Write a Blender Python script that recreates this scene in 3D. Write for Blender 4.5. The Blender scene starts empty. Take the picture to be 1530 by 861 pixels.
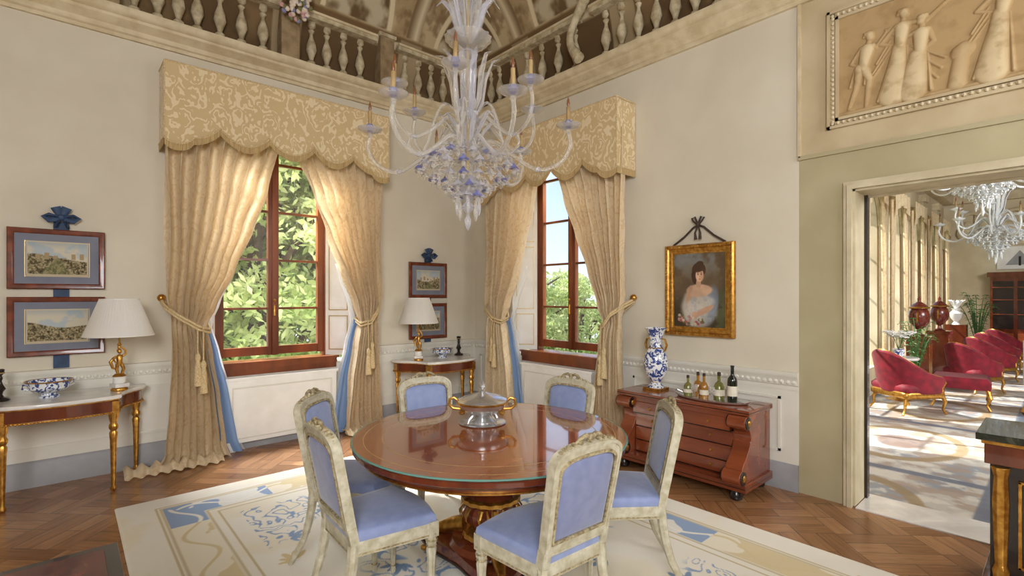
import bpy, math, random
import numpy as np
from mathutils import Vector, Matrix
random.seed(3); np.random.seed(3)
scene = bpy.context.scene
PI = math.pi

# ---------------------------------------------------------------- helpers
def lin(c):
    c = c/255.0
    return c/12.92 if c <= 0.04045 else ((c+0.055)/1.055)**2.4
def C(r, g, b): return (lin(r), lin(g), lin(b), 1.0)

def newmat(name):
    m = bpy.data.materials.new(name); m.use_nodes = True
    nt = m.node_tree; b = nt.nodes['Principled BSDF']
    return m, nt, b
def coords(nt, scale=(1,1,1), rot=(0,0,0)):
    tc = nt.nodes.new('ShaderNodeTexCoord'); mp = nt.nodes.new('ShaderNodeMapping')
    mp.inputs['Scale'].default_value = scale; mp.inputs['Rotation'].default_value = rot
    nt.links.new(tc.outputs['Object'], mp.inputs['Vector']); return mp.outputs['Vector']
def ramp(nt, fac, stops):
    r = nt.nodes.new('ShaderNodeValToRGB'); e = r.color_ramp.elements
    while len(e) < len(stops): e.new(0.5)
    for i, (p, c) in enumerate(stops): e[i].position = p; e[i].color = c
    nt.links.new(fac, r.inputs['Fac']); return r.outputs['Color']
def noise(nt, vec, scale, detail=4, dist=0, rough=.5):
    n = nt.nodes.new('ShaderNodeTexNoise'); n.inputs['Scale'].default_value = scale
    n.inputs['Detail'].default_value = detail; n.inputs['Distortion'].default_value = dist
    n.inputs['Roughness'].default_value = rough
    nt.links.new(vec, n.inputs['Vector']); return n.outputs['Fac']
def bump(nt, b, h, strength=.2, dist=.01):
    bp = nt.nodes.new('ShaderNodeBump'); bp.inputs['Strength'].default_value = strength
    bp.inputs['Distance'].default_value = dist
    nt.links.new(h, bp.inputs['Height']); nt.links.new(bp.outputs['Normal'], b.inputs['Normal'])
def mat(name, c1, c2=None, rough=.5, metal=0, scale=6, stretch=(1,1,1), detail=4, dist=0, lo=.35, hi=.65,
        bs=0, bscale=80, coat=0, trans=0, ior=1.45, sheen=0, spec=.5):
    m, nt, b = newmat(name)
    b.inputs['Base Color'].default_value = c1
    b.inputs['Roughness'].default_value = rough; b.inputs['Metallic'].default_value = metal
    b.inputs['Coat Weight'].default_value = coat; b.inputs['Coat Roughness'].default_value = .03
    b.inputs['Transmission Weight'].default_value = trans; b.inputs['IOR'].default_value = ior
    b.inputs['Sheen Weight'].default_value = sheen; b.inputs['Specular IOR Level'].default_value = spec
    v = coords(nt, stretch)
    if c2 is not None:
        f = noise(nt, v, scale, detail, dist)
        nt.links.new(ramp(nt, f, [(lo, c1), (hi, c2)]), b.inputs['Base Color'])
    if bs: bump(nt, b, noise(nt, v, bscale, 3), bs, .004)
    return m

def attrmat(name, rough=.6, spec=.3, coat=0, bs=0, bscale=300):
    m, nt, b = newmat(name)
    a = nt.nodes.new('ShaderNodeAttribute'); a.attribute_name = 'Col'
    nt.links.new(a.outputs['Color'], b.inputs['Base Color'])
    b.inputs['Roughness'].default_value = rough; b.inputs['Specular IOR Level'].default_value = spec
    b.inputs['Coat Weight'].default_value = coat
    if bs: bump(nt, b, noise(nt, coords(nt), bscale, 2), bs, .003)
    return m

def fabric(name, base, figure, k=9, transl=.2, rough=.75, fq=26, lo=.25, hi=.42):
    """damask: meandering two-tone silk figure"""
    m, nt, b = newmat(name)
    v = coords(nt, (1, 1, .75))
    vo = nt.nodes.new('ShaderNodeTexVoronoi'); vo.inputs['Scale'].default_value = k
    vo.feature = 'SMOOTH_F1'; vo.inputs['Smoothness'].default_value = .4
    n = nt.nodes.new('ShaderNodeTexNoise'); n.inputs['Scale'].default_value = 9
    nt.links.new(v, n.inputs['Vector'])
    ad = nt.nodes.new('ShaderNodeMixRGB'); ad.blend_type = 'ADD'; ad.inputs['Fac'].default_value = .22
    nt.links.new(v, ad.inputs['Color1']); nt.links.new(n.outputs['Color'], ad.inputs['Color2'])
    nt.links.new(ad.outputs['Color'], vo.inputs['Vector'])
    ml = nt.nodes.new('ShaderNodeMath'); ml.operation = 'MULTIPLY'; ml.inputs[1].default_value = fq
    sn = nt.nodes.new('ShaderNodeMath'); sn.operation = 'SINE'
    nt.links.new(vo.outputs['Distance'], ml.inputs[0]); nt.links.new(ml.outputs[0], sn.inputs[0])
    n3 = nt.nodes.new('ShaderNodeMath'); n3.operation='MULTIPLY'
    nt.links.new(sn.outputs[0], n3.inputs[0]); nt.links.new(ramp(nt,noise(nt,v,16,3),[(.38,(0,0,0,1)),(.5,(1,1,1,1))]), n3.inputs[1])
    col = ramp(nt, n3.outputs[0], [(lo, base), (hi, figure)])
    nt.links.new(col, b.inputs['Base Color']); b.inputs['Roughness'].default_value = rough
    b.inputs['Sheen Weight'].default_value = .2; b.inputs['Specular IOR Level'].default_value = .25
    if transl:
        t = nt.nodes.new('ShaderNodeBsdfTranslucent'); nt.links.new(col, t.inputs['Color'])
        mx = nt.nodes.new('ShaderNodeMixShader'); mx.inputs[0].default_value = transl
        nt.links.new(b.outputs[0], mx.inputs[1]); nt.links.new(t.outputs[0], mx.inputs[2])
        nt.links.new(mx.outputs[0], nt.nodes['Material Output'].inputs['Surface'])
    return m

def translucent(name, col, amt, rough=.6, col2=None, scale=4):
    m = mat(name, col, col2, rough=rough, scale=scale); nt = m.node_tree; b = nt.nodes['Principled BSDF']
    t = nt.nodes.new('ShaderNodeBsdfTranslucent'); t.inputs['Color'].default_value = col2 or col
    mx = nt.nodes.new('ShaderNodeMixShader'); mx.inputs[0].default_value = amt
    nt.links.new(b.outputs[0], mx.inputs[1]); nt.links.new(t.outputs[0], mx.inputs[2])
    nt.links.new(mx.outputs[0], nt.nodes['Material Output'].inputs['Surface'])
    return m

def clearglass(name, col=(1,1,1,1), clear=.9, rough=.03):
    m, nt, b = newmat(name)
    b.inputs['Base Color'].default_value = col; b.inputs['Roughness'].default_value = rough
    t = nt.nodes.new('ShaderNodeBsdfTransparent'); mx = nt.nodes.new('ShaderNodeMixShader')
    mx.inputs[0].default_value = clear
    nt.links.new(b.outputs[0], mx.inputs[1]); nt.links.new(t.outputs[0], mx.inputs[2])
    nt.links.new(mx.outputs[0], nt.nodes['Material Output'].inputs['Surface'])
    return m
def crystal(name, col, clear=.3, trans=.6):
    """blown glass : clear + refractive + sparkle"""
    m = mat(name, col, rough=.04, trans=trans, ior=1.4, spec=.9); nt=m.node_tree; b=nt.nodes['Principled BSDF']
    t = nt.nodes.new('ShaderNodeBsdfTransparent'); mx = nt.nodes.new('ShaderNodeMixShader')
    fr = nt.nodes.new('ShaderNodeLayerWeight'); fr.inputs['Blend'].default_value=.35
    iv = nt.nodes.new('ShaderNodeMath'); iv.operation='SUBTRACT'; iv.inputs[0].default_value=clear+.25
    nt.links.new(fr.outputs['Facing'],iv.inputs[1]); iv.use_clamp=True
    nt.links.new(iv.outputs[0],mx.inputs[0])
    nt.links.new(b.outputs[0], mx.inputs[1]); nt.links.new(t.outputs[0], mx.inputs[2])
    nt.links.new(mx.outputs[0], nt.nodes['Material Output'].inputs['Surface'])
    return m

class MB:
    def __init__(s): s.v=[]; s.f=[]; s.m=[]; s.mats=[]; s.M=Matrix.Identity(4)
    def mi(s, m):
        if m not in s.mats: s.mats.append(m)
        return s.mats.index(m)
    def add(s, vs, fs, m, M=None):
        T = s.M @ M if M is not None else s.M
        o = len(s.v); s.v += [tuple(T @ Vector(p)) for p in vs]
        s.f += [tuple(i+o for i in f) for f in fs]; s.m += [s.mi(m)]*len(fs)
    def box(s, c, d, m, M=None):
        x,y,z = c; a,b,h = d[0]/2, d[1]/2, d[2]/2
        vs = [(x+i*a, y+j*b, z+k*h) for i in(-1,1) for j in(-1,1) for k in(-1,1)]
        s.add(vs, [(0,1,3,2),(4,6,7,5),(0,4,5,1),(2,3,7,6),(0,2,6,4),(1,5,7,3)], m, M)
    def bx(s, x0,x1,y0,y1,z0,z1, m, M=None):
        s.box(((x0+x1)/2,(y0+y1)/2,(z0+z1)/2),(abs(x1-x0),abs(y1-y0),abs(z1-z0)),m,M)
    def loft(s, loops, m, cap=True, closed=True, M=None):
        n=len(loops[0]); vs=[p for l in loops for p in l]; fs=[]
        for i in range(len(loops)-1):
            for j in range(n if closed else n-1):
                k=(j+1)%n; fs.append((i*n+j,i*n+k,(i+1)*n+k,(i+1)*n+j))
        if cap: fs.append(tuple(range(n))[::-1]); fs.append(tuple((len(loops)-1)*n+j for j in range(n)))
        s.add(vs,fs,m,M)
    def lathe(s, prof, m, c=(0,0,0), n=20, M=None, flute=0, fd=0):
        # thin annular profiles are closed into a ring instead of being capped
        (ra,za),(rb,zb)=prof[0],prof[-1]
        isring=len(prof)>=3 and ra>.01 and rb>.01 and abs(ra-rb)<.015 and abs(za-zb)<.02
        if isring: prof=list(prof)+[prof[0]]
        loops=[]
        for r,z in prof:
            l=[]
            for i in range(n):
                a=2*PI*i/n; rr=max(r,.0004)*(1-(fd*(.5+.5*math.cos(flute*a)) if flute else 0))
                l.append((c[0]+rr*math.cos(a),c[1]+rr*math.sin(a),c[2]+z))
            loops.append(l)
        s.loft(loops,m,cap=not isring,M=M)
    def tube(s, pts, r, m, n=8, M=None, closed=False, sq=1.0):
        P=[Vector(p) for p in pts]; N=len(P); rs=r if isinstance(r,(list,tuple)) else [r]*N
        loops=[]; up=None
        for i,p in enumerate(P):
            if closed: t=(P[(i+1)%N]-P[i-1])
            else: t=(P[min(i+1,N-1)]-P[max(i-1,0)])
            t.normalize()
            if up is None:
                up=Vector((0,0,1)) if abs(t.z)<.9 else Vector((0,1,0))
            a=t.cross(up)
            if a.length<1e-4: a=t.orthogonal()
            a.normalize(); b=a.cross(t); b.normalize(); up=b
            loops.append([tuple(p+a*rs[i]*math.cos(2*PI*k/n)+b*rs[i]*sq*math.sin(2*PI*k/n)) for k in range(n)])
        if closed: loops.append(loops[0])
        s.loft(loops,m,cap=not closed,M=M)
    def ball(s, c, r, m, n=12, M=None):
        rx,ry,rz = r if isinstance(r,(list,tuple)) else (r,r,r)
        loops=[]
        k=max(5,n//2+1)
        for i in range(k+1):
            t=-PI/2+PI*i/k; cr=max(math.cos(t),.01)
            loops.append([(c[0]+rx*cr*math.cos(2*PI*j/n),c[1]+ry*cr*math.sin(2*PI*j/n),c[2]+rz*math.sin(t)) for j in range(n)])
        s.loft(loops,m,M=M)
    def prism(s, poly, z0, z1, m, M=None):
        s.loft([[(x,y,z0) for x,y in poly],[(x,y,z1) for x,y in poly]],m,M=M)
    def ring(s, outer, inner, y0, y1, m, M=None):
        L=[[(x,y0,z) for x,z in outer],[(x,y1,z) for x,z in outer],[(x,y1,z) for x,z in inner],[(x,y0,z) for x,z in inner],[(x,y0,z) for x,z in outer]]
        s.loft(L,m,cap=False,M=M)
    def sheet(s, fn, nu, nv, m, M=None):
        vs=[fn(i/nu,j/nv) for j in range(nv+1) for i in range(nu+1)]
        fs=[(j*(nu+1)+i,j*(nu+1)+i+1,(j+1)*(nu+1)+i+1,(j+1)*(nu+1)+i) for j in range(nv) for i in range(nu)]
        s.add(vs,fs,m,M)
    def mesh(s, name, ang=38):
        me=bpy.data.meshes.new(name); me.from_pydata(s.v,[],s.f)
        for m in s.mats: me.materials.append(m)
        me.polygons.foreach_set('material_index', s.m)
        me.polygons.foreach_set('use_smooth',[True]*len(s.f))
        me.update()
        if ang<180: me.set_sharp_from_angle(angle=math.radians(ang))
        return me
    def obj(s, name, loc=(0,0,0), rz=0, ang=38, bevel=0, parent=None):
        return put(s.mesh(name,ang), name, loc, rz, bevel, parent)
def put(me, name, loc=(0,0,0), rz=0, bevel=0, parent=None, sc=1):
    o=bpy.data.objects.new(name,me); scene.collection.objects.link(o)
    o.location=loc; o.rotation_euler=(0,0,math.radians(rz)); o.scale=(sc,sc,sc)
    if bevel:
        b=o.modifiers.new('b','BEVEL'); b.width=bevel; b.segments=2; b.limit_method='ANGLE'; b.angle_limit=math.radians(50)
    if parent: o.parent=parent
    return o

_L=np.random.rand(8,64,64)
def vnoise(U,V,seed=0):
    g=_L[seed%8]; x=np.floor(U).astype(int); y=np.floor(V).astype(int); fx=U-x; fy=V-y
    fx=fx*fx*(3-2*fx); fy=fy*fy*(3-2*fy)
    a=g[x%64,y%64]; b=g[(x+1)%64,y%64]; c=g[x%64,(y+1)%64]; d=g[(x+1)%64,(y+1)%64]
    return (a*(1-fx)+b*fx)*(1-fy)+(c*(1-fx)+d*fx)*fy
def fbm(U,V,s=1,seed=0,o=4):
    r=0; a=.5
    for i in range(o): r=r+a*vnoise(U*s*2**i+17*i,V*s*2**i+5*i,seed+i); a*=.5
    return r/ (1-.5**o)
def sm(x,a,b):
    t=np.clip((x-a)/(b-a),0,1); return t*t*(3-2*t)
def mixc(A,B,t): return A*(1-t[...,None])+np.array(B,float)*t[...,None]
def solid(U,c): return np.zeros(U.shape+(3,))+np.array(c,float)
def painted(name, P, col, m, parent=None, loc=(0,0,0), rz=0):
    nv,nu=P.shape[:2]; idx=np.arange(nu*nv).reshape(nv,nu)
    q=np.stack([idx[:-1,:-1],idx[:-1,1:],idx[1:,1:],idx[1:,:-1]],-1).reshape(-1,4)
    me=bpy.data.meshes.new(name); me.from_pydata(P.reshape(-1,3).tolist(),[],q.tolist())
    c=np.clip(col,0,255).reshape(-1,3)/255; c=np.where(c<=.04045,c/12.92,((c+.055)/1.055)**2.4)
    at=me.color_attributes.new('Col','FLOAT_COLOR','POINT')
    at.data.foreach_set('color',np.concatenate([c,np.ones((len(c),1))],1).astype(np.float32).ravel())
    me.polygons.foreach_set('use_smooth',[True]*len(q)); me.materials.append(m); me.update()
    return put(me,name,loc,rz,0,parent)
def grid(nu,nv):
    U,V=np.meshgrid(np.linspace(0,1,nu),np.linspace(0,1,nv)); return U,V

# ---------------------------------------------------------------- materials
M_wall  = mat('plaster_cream', C(219,211,193), C(208,199,179), rough=.85, scale=1.2, bs=.05, bscale=60)
M_dado  = mat('dado_paint', C(226,223,212), C(219,215,202), rough=.6, scale=3)
M_trim  = mat('trim_cream', C(216,202,170), C(196,179,144), rough=.6, scale=8)
M_base  = mat('baseboard_grey', C(160,160,163), C(148,148,150), rough=.5)
M_sage  = mat('sage_plaster', C(182,172,138), C(171,160,125), rough=.8, scale=2)
M_stone = mat('casing_stone', C(206,194,164), C(188,175,143), rough=.6, scale=6)
M_panelbg = mat('relief_ground', C(200,183,150), C(185,166,131), rough=.8, scale=3)
M_wood  = mat('window_walnut', C(144,76,38), C(104,52,24), rough=.35, scale=5, stretch=(1,1,.15), coat=.3)
M_mahog = mat('mahogany', C(116,54,30), C(82,34,20), rough=.2, scale=4, stretch=(2,2,.6), dist=.5, coat=.8, lo=.3, hi=.7)
M_mahogH= mat('mahogany_long', C(146,74,42), C(106,49,28), rough=.22, scale=3, stretch=(.4,2.5,2.5), dist=.4, coat=.7, lo=.3, hi=.7)
M_mahogT= mat('mahogany_table_top', C(166,96,62), C(126,66,42), rough=.10, scale=3, stretch=(.5,2,1), dist=.5, coat=1, lo=.3, hi=.7)
M_dark  = mat('ebonised', C(40,28,24), C(26,20,18), rough=.25, coat=.4)
M_gold  = mat('gilt', C(216,166,82), C(172,120,52), rough=.3, metal=.9, scale=30, bs=.3, bscale=90)
M_silver= mat('silver_plate', C(226,226,228), C(208,207,206), rough=.2, metal=.85, scale=9)
M_marbW = mat('white_marble', C(232,229,223), C(206,203,199), rough=.2, scale=3, dist=2, detail=8, coat=.3)
M_marbR = mat('red_marble', C(104,52,42), C(58,30,26), rough=.25, scale=5, dist=3, detail=9, coat=.15)
M_marbG = mat('green_marble', C(34,44,38), C(84,88,74), rough=.12, scale=9, dist=3, detail=9, lo=.5, hi=.75, coat=.6)
M_silk  = fabric('silk_curtain', C(238,219,184), C(229,205,164), k=6, transl=.24)
M_damask= fabric('damask_valance', C(206,181,136), C(227,209,172), k=5, transl=.0, fq=34)
M_fringe= mat('fringe', C(200,174,126), C(170,142,96), rough=.9, scale=160, stretch=(1,1,.05), bs=.5, bscale=120)
M_cord  = mat('cord', C(220,198,154), C(188,162,116), rough=.8, scale=90, bs=.5, bscale=160)
M_blue  = translucent('blue_lining', C(132,162,206), .2, .7)
M_sheer = translucent('sheer', C(240,240,238), .5, .8)
M_uphol = mat('lavender_blue_silk', C(138,151,190), C(128,141,182), rough=.5, scale=20, sheen=.35, bs=.05, bscale=400)
M_upback= mat('lavender_back', C(124,131,166), C(114,121,156), rough=.6, scale=20, sheen=.3)
M_chair = mat('painted_chair_wood', C(200,194,172), C(170,161,134), rough=.45, scale=25, bs=.1, bscale=60)
M_carve = mat('carved_antiqued', C(186,172,136), C(122,106,76), rough=.5, scale=60, bs=.5, bscale=80)
M_shade = translucent('lamp_shade_pleated', C(248,246,241), .35, .8)
M_white = mat('white_gloss', C(242,241,236), C(234,232,225), rough=.45)
M_goldln= mat('gold_line', C(196,170,116), rough=.4, metal=.5)
M_porc  = mat('blue_white_porcelain', C(235,238,240), C(52,74,140), rough=.12, scale=22, dist=1.5, lo=.47, hi=.53, coat=.6)
M_porcW = mat('porcelain_white', C(236,236,232), rough=.15, coat=.5)
M_bluerib=mat('slate_blue_ribbon', C(54,76,108), C(42,60,88), rough=.6, scale=12)
M_matb  = mat('print_mount', C(128,132,146), C(119,123,137), rough=.9)
M_frame = mat('frame_walnut', C(128,62,36), C(92,42,24), rough=.3, scale=14, coat=.4)
M_brown = mat('dark_cord', C(62,48,40), rough=.7)
M_glassC= crystal('chandelier_glass', C(226,223,217), .55, .5)
M_glassB= crystal('chandelier_blue_glass', C(112,122,196), .20, .4)
M_glassL= crystal('chandelier_lilac_glass', C(216,218,230), .42, .5)
M_glassW= mat('milky_glass', C(240,242,242), C(220,226,230), rough=.1, trans=.15, spec=.8)
M_candle= mat('candle_sleeve', C(176,150,104), C(132,104,66), rough=.5)
M_bulb  = mat('amber_bulb', C(120,76,48), rough=.2)
M_red   = mat('crimson_velvet', C(134,8,36), C(100,6,26), rough=.65, scale=10, sheen=.1)
M_green = translucent('leaf_green', C(60,98,48), .2, .5, C(80,120,56), 3)
M_pane  = clearglass('window_pane', clear=.96)
M_tglass= clearglass('table_glass_edge', C(110,170,160), clear=.3)
M_wine  = mat('wine_glass_dark', C(20,28,20), rough=.06, coat=.8)
M_amber = mat('amber_spirit', C(196,140,60), rough=.05, trans=.5, coat=.5)
M_amberg= mat('olive_spirit', C(150,150,80), rough=.05, trans=.5, coat=.5)
M_label = mat('paper_label', C(226,218,200), rough=.8)
M_paint = attrmat('oil_paint', .5, .3)
M_print = attrmat('etching_print', .8, .1)
M_fresco= attrmat('fresco', .9, .1)
M_relief= attrmat('relief_stucco', .85, .1)
M_rug   = attrmat('rug_wool', .95, .05, bs=.5, bscale=260)
M_mosaic= attrmat('carpet_gallery', .45, .3)

def parquet():
    m, nt, b = newmat('parquet')
    tc=nt.nodes.new('ShaderNodeTexCoord'); mp=nt.nodes.new('ShaderNodeMapping')
    mp.inputs['Rotation'].default_value=(0,0,math.radians(45))
    nt.links.new(tc.outputs['Object'],mp.inputs['Vector']); base=mp.outputs['Vector']
    cols=[]
    for r in (0,90):
        m2=nt.nodes.new('ShaderNodeMapping'); m2.inputs['Rotation'].default_value=(0,0,math.radians(r))
        nt.links.new(base,m2.inputs['Vector'])
        br=nt.nodes.new('ShaderNodeTexBrick'); br.inputs['Scale'].default_value=1
        br.inputs['Brick Width'].default_value=.48; br.inputs['Row Height'].default_value=.12
        br.inputs['Mortar Size'].default_value=.002; br.inputs['Bias'].default_value=0
        br.inputs['Color1'].default_value=C(170,126,88); br.inputs['Color2'].default_value=C(136,94,60)
        br.inputs['Mortar'].default_value=C(72,46,30)
        nt.links.new(m2.outputs['Vector'],br.inputs['Vector'])
        m3=nt.nodes.new('ShaderNodeMapping'); m3.inputs['Scale'].default_value=(2,26,1)
        nt.links.new(m2.outputs['Vector'],m3.inputs['Vector'])
        g=ramp(nt,noise(nt,m3.outputs['Vector'],2,6,1),[(.3,(.74,.70,.66,1)),(.7,(1.1,1.1,1.1,1))])
        mu=nt.nodes.new('ShaderNodeMixRGB'); mu.blend_type='MULTIPLY'; mu.inputs[0].default_value=1
        nt.links.new(br.outputs['Color'],mu.inputs[1]); nt.links.new(g,mu.inputs[2]); cols.append(mu.outputs[0])
    ck=nt.nodes.new('ShaderNodeTexChecker'); ck.inputs['Scale'].default_value=1/.48
    nt.links.new(base,ck.inputs['Vector'])
    mx=nt.nodes.new('ShaderNodeMixRGB'); nt.links.new(ck.outputs['Fac'],mx.inputs[0])
    nt.links.new(cols[0],mx.inputs[1]); nt.links.new(cols[1],mx.inputs[2])
    nt.links.new(mx.outputs[0],b.inputs['Base Color']); b.inputs['Roughness'].default_value=.24
    return m
M_parq=parquet()

# ---------------------------------------------------------------- room shell
X0,X1,Y0,Y1 = -2.6,4.3,-2.2,5.6
ZC=3.83; ZT=4.05
W1=1.70; W2=3.90
b=MB(); b.bx(X0-.3,4.62,Y0-.3,Y1+.05,-.1,0,M_parq); b.obj('floor')
T=.3
b=MB(); y0,y1=Y1,Y1+T
b.bx(X0-.3,W1-.8,y0,y1,0,4.1,M_wall); b.bx(W1+.8,X1+.3,y0,y1,0,4.1,M_wall)
b.bx(W1-.8,W1+.8,y0,y1,0,.80,M_wall); b.bx(W1-.8,W1+.8,y0,y1,3.3,4.1,M_wall)
b.obj('wall_left')
DY0,DY1,DZ=-.75,1.06,2.33
b=MB(); x0,x1=X1,X1+T
b.bx(x0,x1,W2+.90,Y1,0,4.1,M_wall); b.bx(x0,x1,1.42,W2-.70,0,4.1,M_wall)
b.bx(x0,x1,W2-.70,W2+.90,0,.80,M_wall); b.bx(x0,x1,W2-.70,W2+.90,3.3,4.1,M_wall)
b.bx(x0,x1,DY1,1.42,0,2.63,M_sage); b.bx(x0,x1,DY0,DY1,DZ,2.63,M_sage); b.bx(x0,x1,Y0-.3,DY0,0,2.63,M_sage)
b.bx(x0,x1,Y0-.3,1.42,2.63,4.1,M_panelbg)
b.obj('wall_right')
b=MB(); b.bx(X0-.3,X0,Y0-.3,Y1,0,4.1,M_wall); b.obj('wall_rear_left')
b=MB(); b.bx(X0,X1,Y0-.3,Y0,0,4.1,M_wall); b.obj('wall_rear_right')

def molding(b, prof, axis, p0, p1, wall, m):
    if axis=='x': L=[[(p,wall-d,z) for d,z in prof] for p in (p0,p1)]
    else: L=[[(wall-d,p,z) for d,z in prof] for p in (p0,p1)]
    b.loft(L,m)
corn=[(0,ZC),(.03,ZC),(.03,ZC+.03),(.05,ZC+.04),(.05,ZC+.08),(.08,ZC+.10),(.12,ZC+.125),(.12,ZC+.15),(.15,ZC+.16),(.17,ZC+.19),(.17,ZT),(0,ZT)]
b=MB()
molding(b,corn,'x',X0,X1,Y1,M_trim); molding(b,corn,'y',Y0,Y1,X1,M_trim)
b.obj('trim_cornice')
rail=[(0,.80),(.012,.80),(.012,.83),(.02,.84),(.02,.88),(.035,.90),(.04,.92),(.04,.94),(0,.945)]
bas=[(0,0),(.025,0),(.025,.19),(.012,.21),(0,.215)]
b=MB(); m=M_dado
molding(b,rail,'x',X0,W1-.8,Y1,m); molding(b,rail,'x',W1+.8,X1,Y1,m)
molding(b,rail,'y',1.42,W2-.70,X1,m); molding(b,rail,'y',W2+.90,Y1,X1,m)
x=X0
while x<X1-.05:
    if abs(x-W1)>.82: b.ball((x,Y1-.022,.86),(.018,.01,.016),m,6)
    x+=.045
y=1.45
while y<Y1-.05:
    if abs(y-W2-.10)>.82: b.ball((X1-.022,y,.86),(.01,.018,.016),m,6)
    y+=.045
b.obj('trim_chair_rail')
b=MB(); molding(b,bas,'x',X0,X1,Y1,M_base); b.obj('baseboard_left')
b=MB(); molding(b,bas,'y',1.42,Y1,X1,M_base); b.obj('baseboard_right')
b=MB()
for (a,c) in ((X0,W1-.8),(W1+.8,X1)): b.bx(a,c,Y1-.008,Y1,.2,.80,M_dado)
b.bx(W1-.8,W1+.8,Y1-.008,Y1,.2,.78,M_dado)
b.bx(X1-.008,X1,1.42,Y1,.2,.80,M_dado)
def panelframe(b,ax,a,c,z0,z1,w,m,t=.02,d=.012):
    for (p,q,r,s_) in ((a,c,z0,z0+t),(a,c,z1-t,z1),(a,a+t,z0,z1),(c-t,c,z0,z1)):
        if ax=='x': b.bx(p,q,w-.008-d,w-.008,r,s_,m)
        else: b.bx(w-.008-d,w-.008,p,q,r,s_,m)
for a,c in ((-1.6,-.75),(-.6,.8),(2.65,4.15)): panelframe(b,'x',a,c,.3,.74,Y1,M_dado)
for a,c in ((1.55,2.95),(4.90,5.45)): panelframe(b,'y',a,c,.3,.74,X1,M_dado)
b.obj('trim_dado')

# ---------------------------------------------------------------- vaulted frescoed ceiling
def cove():
    D,H=1.7,1.55
    nv=170
    th=np.linspace(0,PI/2,nv); d=D*(1-np.cos(th)); z=ZT-.02+H*np.sin(th)
    def paint(Udist,Vz):
        n=fbm(Udist,Vz,2.5,1,5); n2=fbm(Udist,Vz,9,3,4)
        col=solid(Udist,(150,128,94)); col=mixc(col,(182,164,130),sm(n,.4,.65)); col=mixc(col,(112,90,62),sm(n2,.52,.75)*.6)
        h=Vz-ZT
        col=mixc(col,(98,78,54),sm(h,-.1,.02)*(1-sm(h,.47,.5)))
        col=mixc(col,(138,114,82),sm(n,.45,.6)*(1-sm(h,.40,.5))*.6)
        col=mixc(col,(210,196,164),sm(h,.5,.51)*(1-sm(h,.58,.59)))
        col=mixc(col,(118,94,64),sm(h,.59,.6)*(1-sm(h,.64,.66)))
        u=(Udist+.55)%1.45
        pier=(1-sm(np.abs(u-.2),.14,.155))
        col=mixc(col,(158,140,108),pier*(1-sm(h,.62,.63)))
        colm=(1-sm(np.abs(u-.2),.085,.095))*sm(h,.66,.67)
        shade=np.clip(1-np.abs(u-.17)/.1,0,1)
        col=mixc(col,(124,104,76),colm); col=mixc(col,(210,196,164),colm*shade)
        uu=(u-.92); e=np.sqrt((uu/.42)**2+((h-.66)/.62)**2)
        arch=(1-sm(e,.84,.87))*sm(h,.66,.67)
        col=mixc(col,(212,198,164),(sm(e,.87,.89)-sm(e,1.0,1.02))*sm(h,.66,.67))
        inner=mixc(solid(Udist,(104,84,58)),(184,172,144),sm(fbm(Udist,Vz,4,5,4),.4,.6))
        col=col*(1-arch[...,None])+inner*arch[...,None]
        ln=np.maximum((1-sm(np.abs(((h*5)%1)-.5),.03,.07)),(1-sm(np.abs(((Udist*2.8)%1)-.5),.04,.07)))
        col=mixc(col,(96,76,50),ln*sm(h,1.1,1.15)*.8)
        return col
    nu=620
    for side in (0,1):
        TH,S=np.meshgrid(th,np.linspace(0,1,nu),indexing='ij')
        Dd=D*(1-np.cos(TH)); Z=ZT-.02+H*np.sin(TH)
        if side==0:
            X=(X0+Dd)+S*((X1-Dd)-(X0+Dd)); Y=Y1-Dd; dist=X1-X
        else:
            Y=(Y0+Dd)+S*((Y1-Dd)-(Y0+Dd)); X=X1-Dd; dist=Y1-Y
        P=np.stack([X,Y,Z],-1); painted('ceiling_vault_left' if side==0 else 'ceiling_vault_right',P,paint(dist,Z),M_fresco)
    b=MB()
    mf=mat('vault_plain',C(164,142,106),C(126,104,72),rough=.9,scale=3,detail=6)
    for i in range(0,nv-1,3):
        j=min(i+3,nv-1); d0,d1,z0,z1=d[i],d[j],z[i],z[j]
        b.add([(X0+d0,Y0+d0,z0),(X1-d0,Y0+d0,z0),(X1-d1,Y0+d1,z1),(X0+d1,Y0+d1,z1)],[(0,1,2,3)],mf)
        b.add([(X0+d0,Y0+d0,z0),(X0+d0,Y1-d0,z0),(X0+d1,Y1-d1,z1),(X0+d1,Y0+d1,z1)],[(0,1,2,3)],mf)
    b.bx(X0+D,X1-D,Y0+D,Y1-D,z[-1],z[-1]+.05,mf)
    b.obj('ceiling')
cove()
M_balu=mat('fresco_baluster',C(200,188,158),C(158,142,110),rough=.9,scale=14)
M_balud=mat('fresco_pier',C(156,136,104),C(128,106,76),rough=.9,scale=10)
b=MB()
bp=[(.030,0),(.030,.03),(.014,.05),(.022,.09),(.038,.15),(.032,.21),(.014,.28),(.012,.31),(.024,.34),(.012,.36),(.030,.38),(.030,.42)]
bp=[(r*1.45,z*1.1) for r,z in bp]
def cd(z): 
    s=min(1,(z-(ZT-.02))/1.55); return 1.7*(1-math.sqrt(1-s*s))
for x in [-.8,-.6,-.4,-.2,0,.45,.62,.78,.93,1.12,1.31,1.51,2.0,2.17,2.36,2.56,3.15,3.34,3.53,3.72]:
    b.lathe(bp,M_balu,(x,Y1-cd(ZT+.25)-.04,ZT+.02),n=14)
for y in [5.15,4.97,4.71,4.45,4.19,3.93,3.67,3.25,3.05,2.85,2.65,2.45,2.25,2.05,1.5,1.3,1.1,.9,.7,.5,.3]:
    b.lathe(bp,M_balu,(X1-cd(ZT+.25)-.04,y,ZT+.02),n=14)
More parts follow.
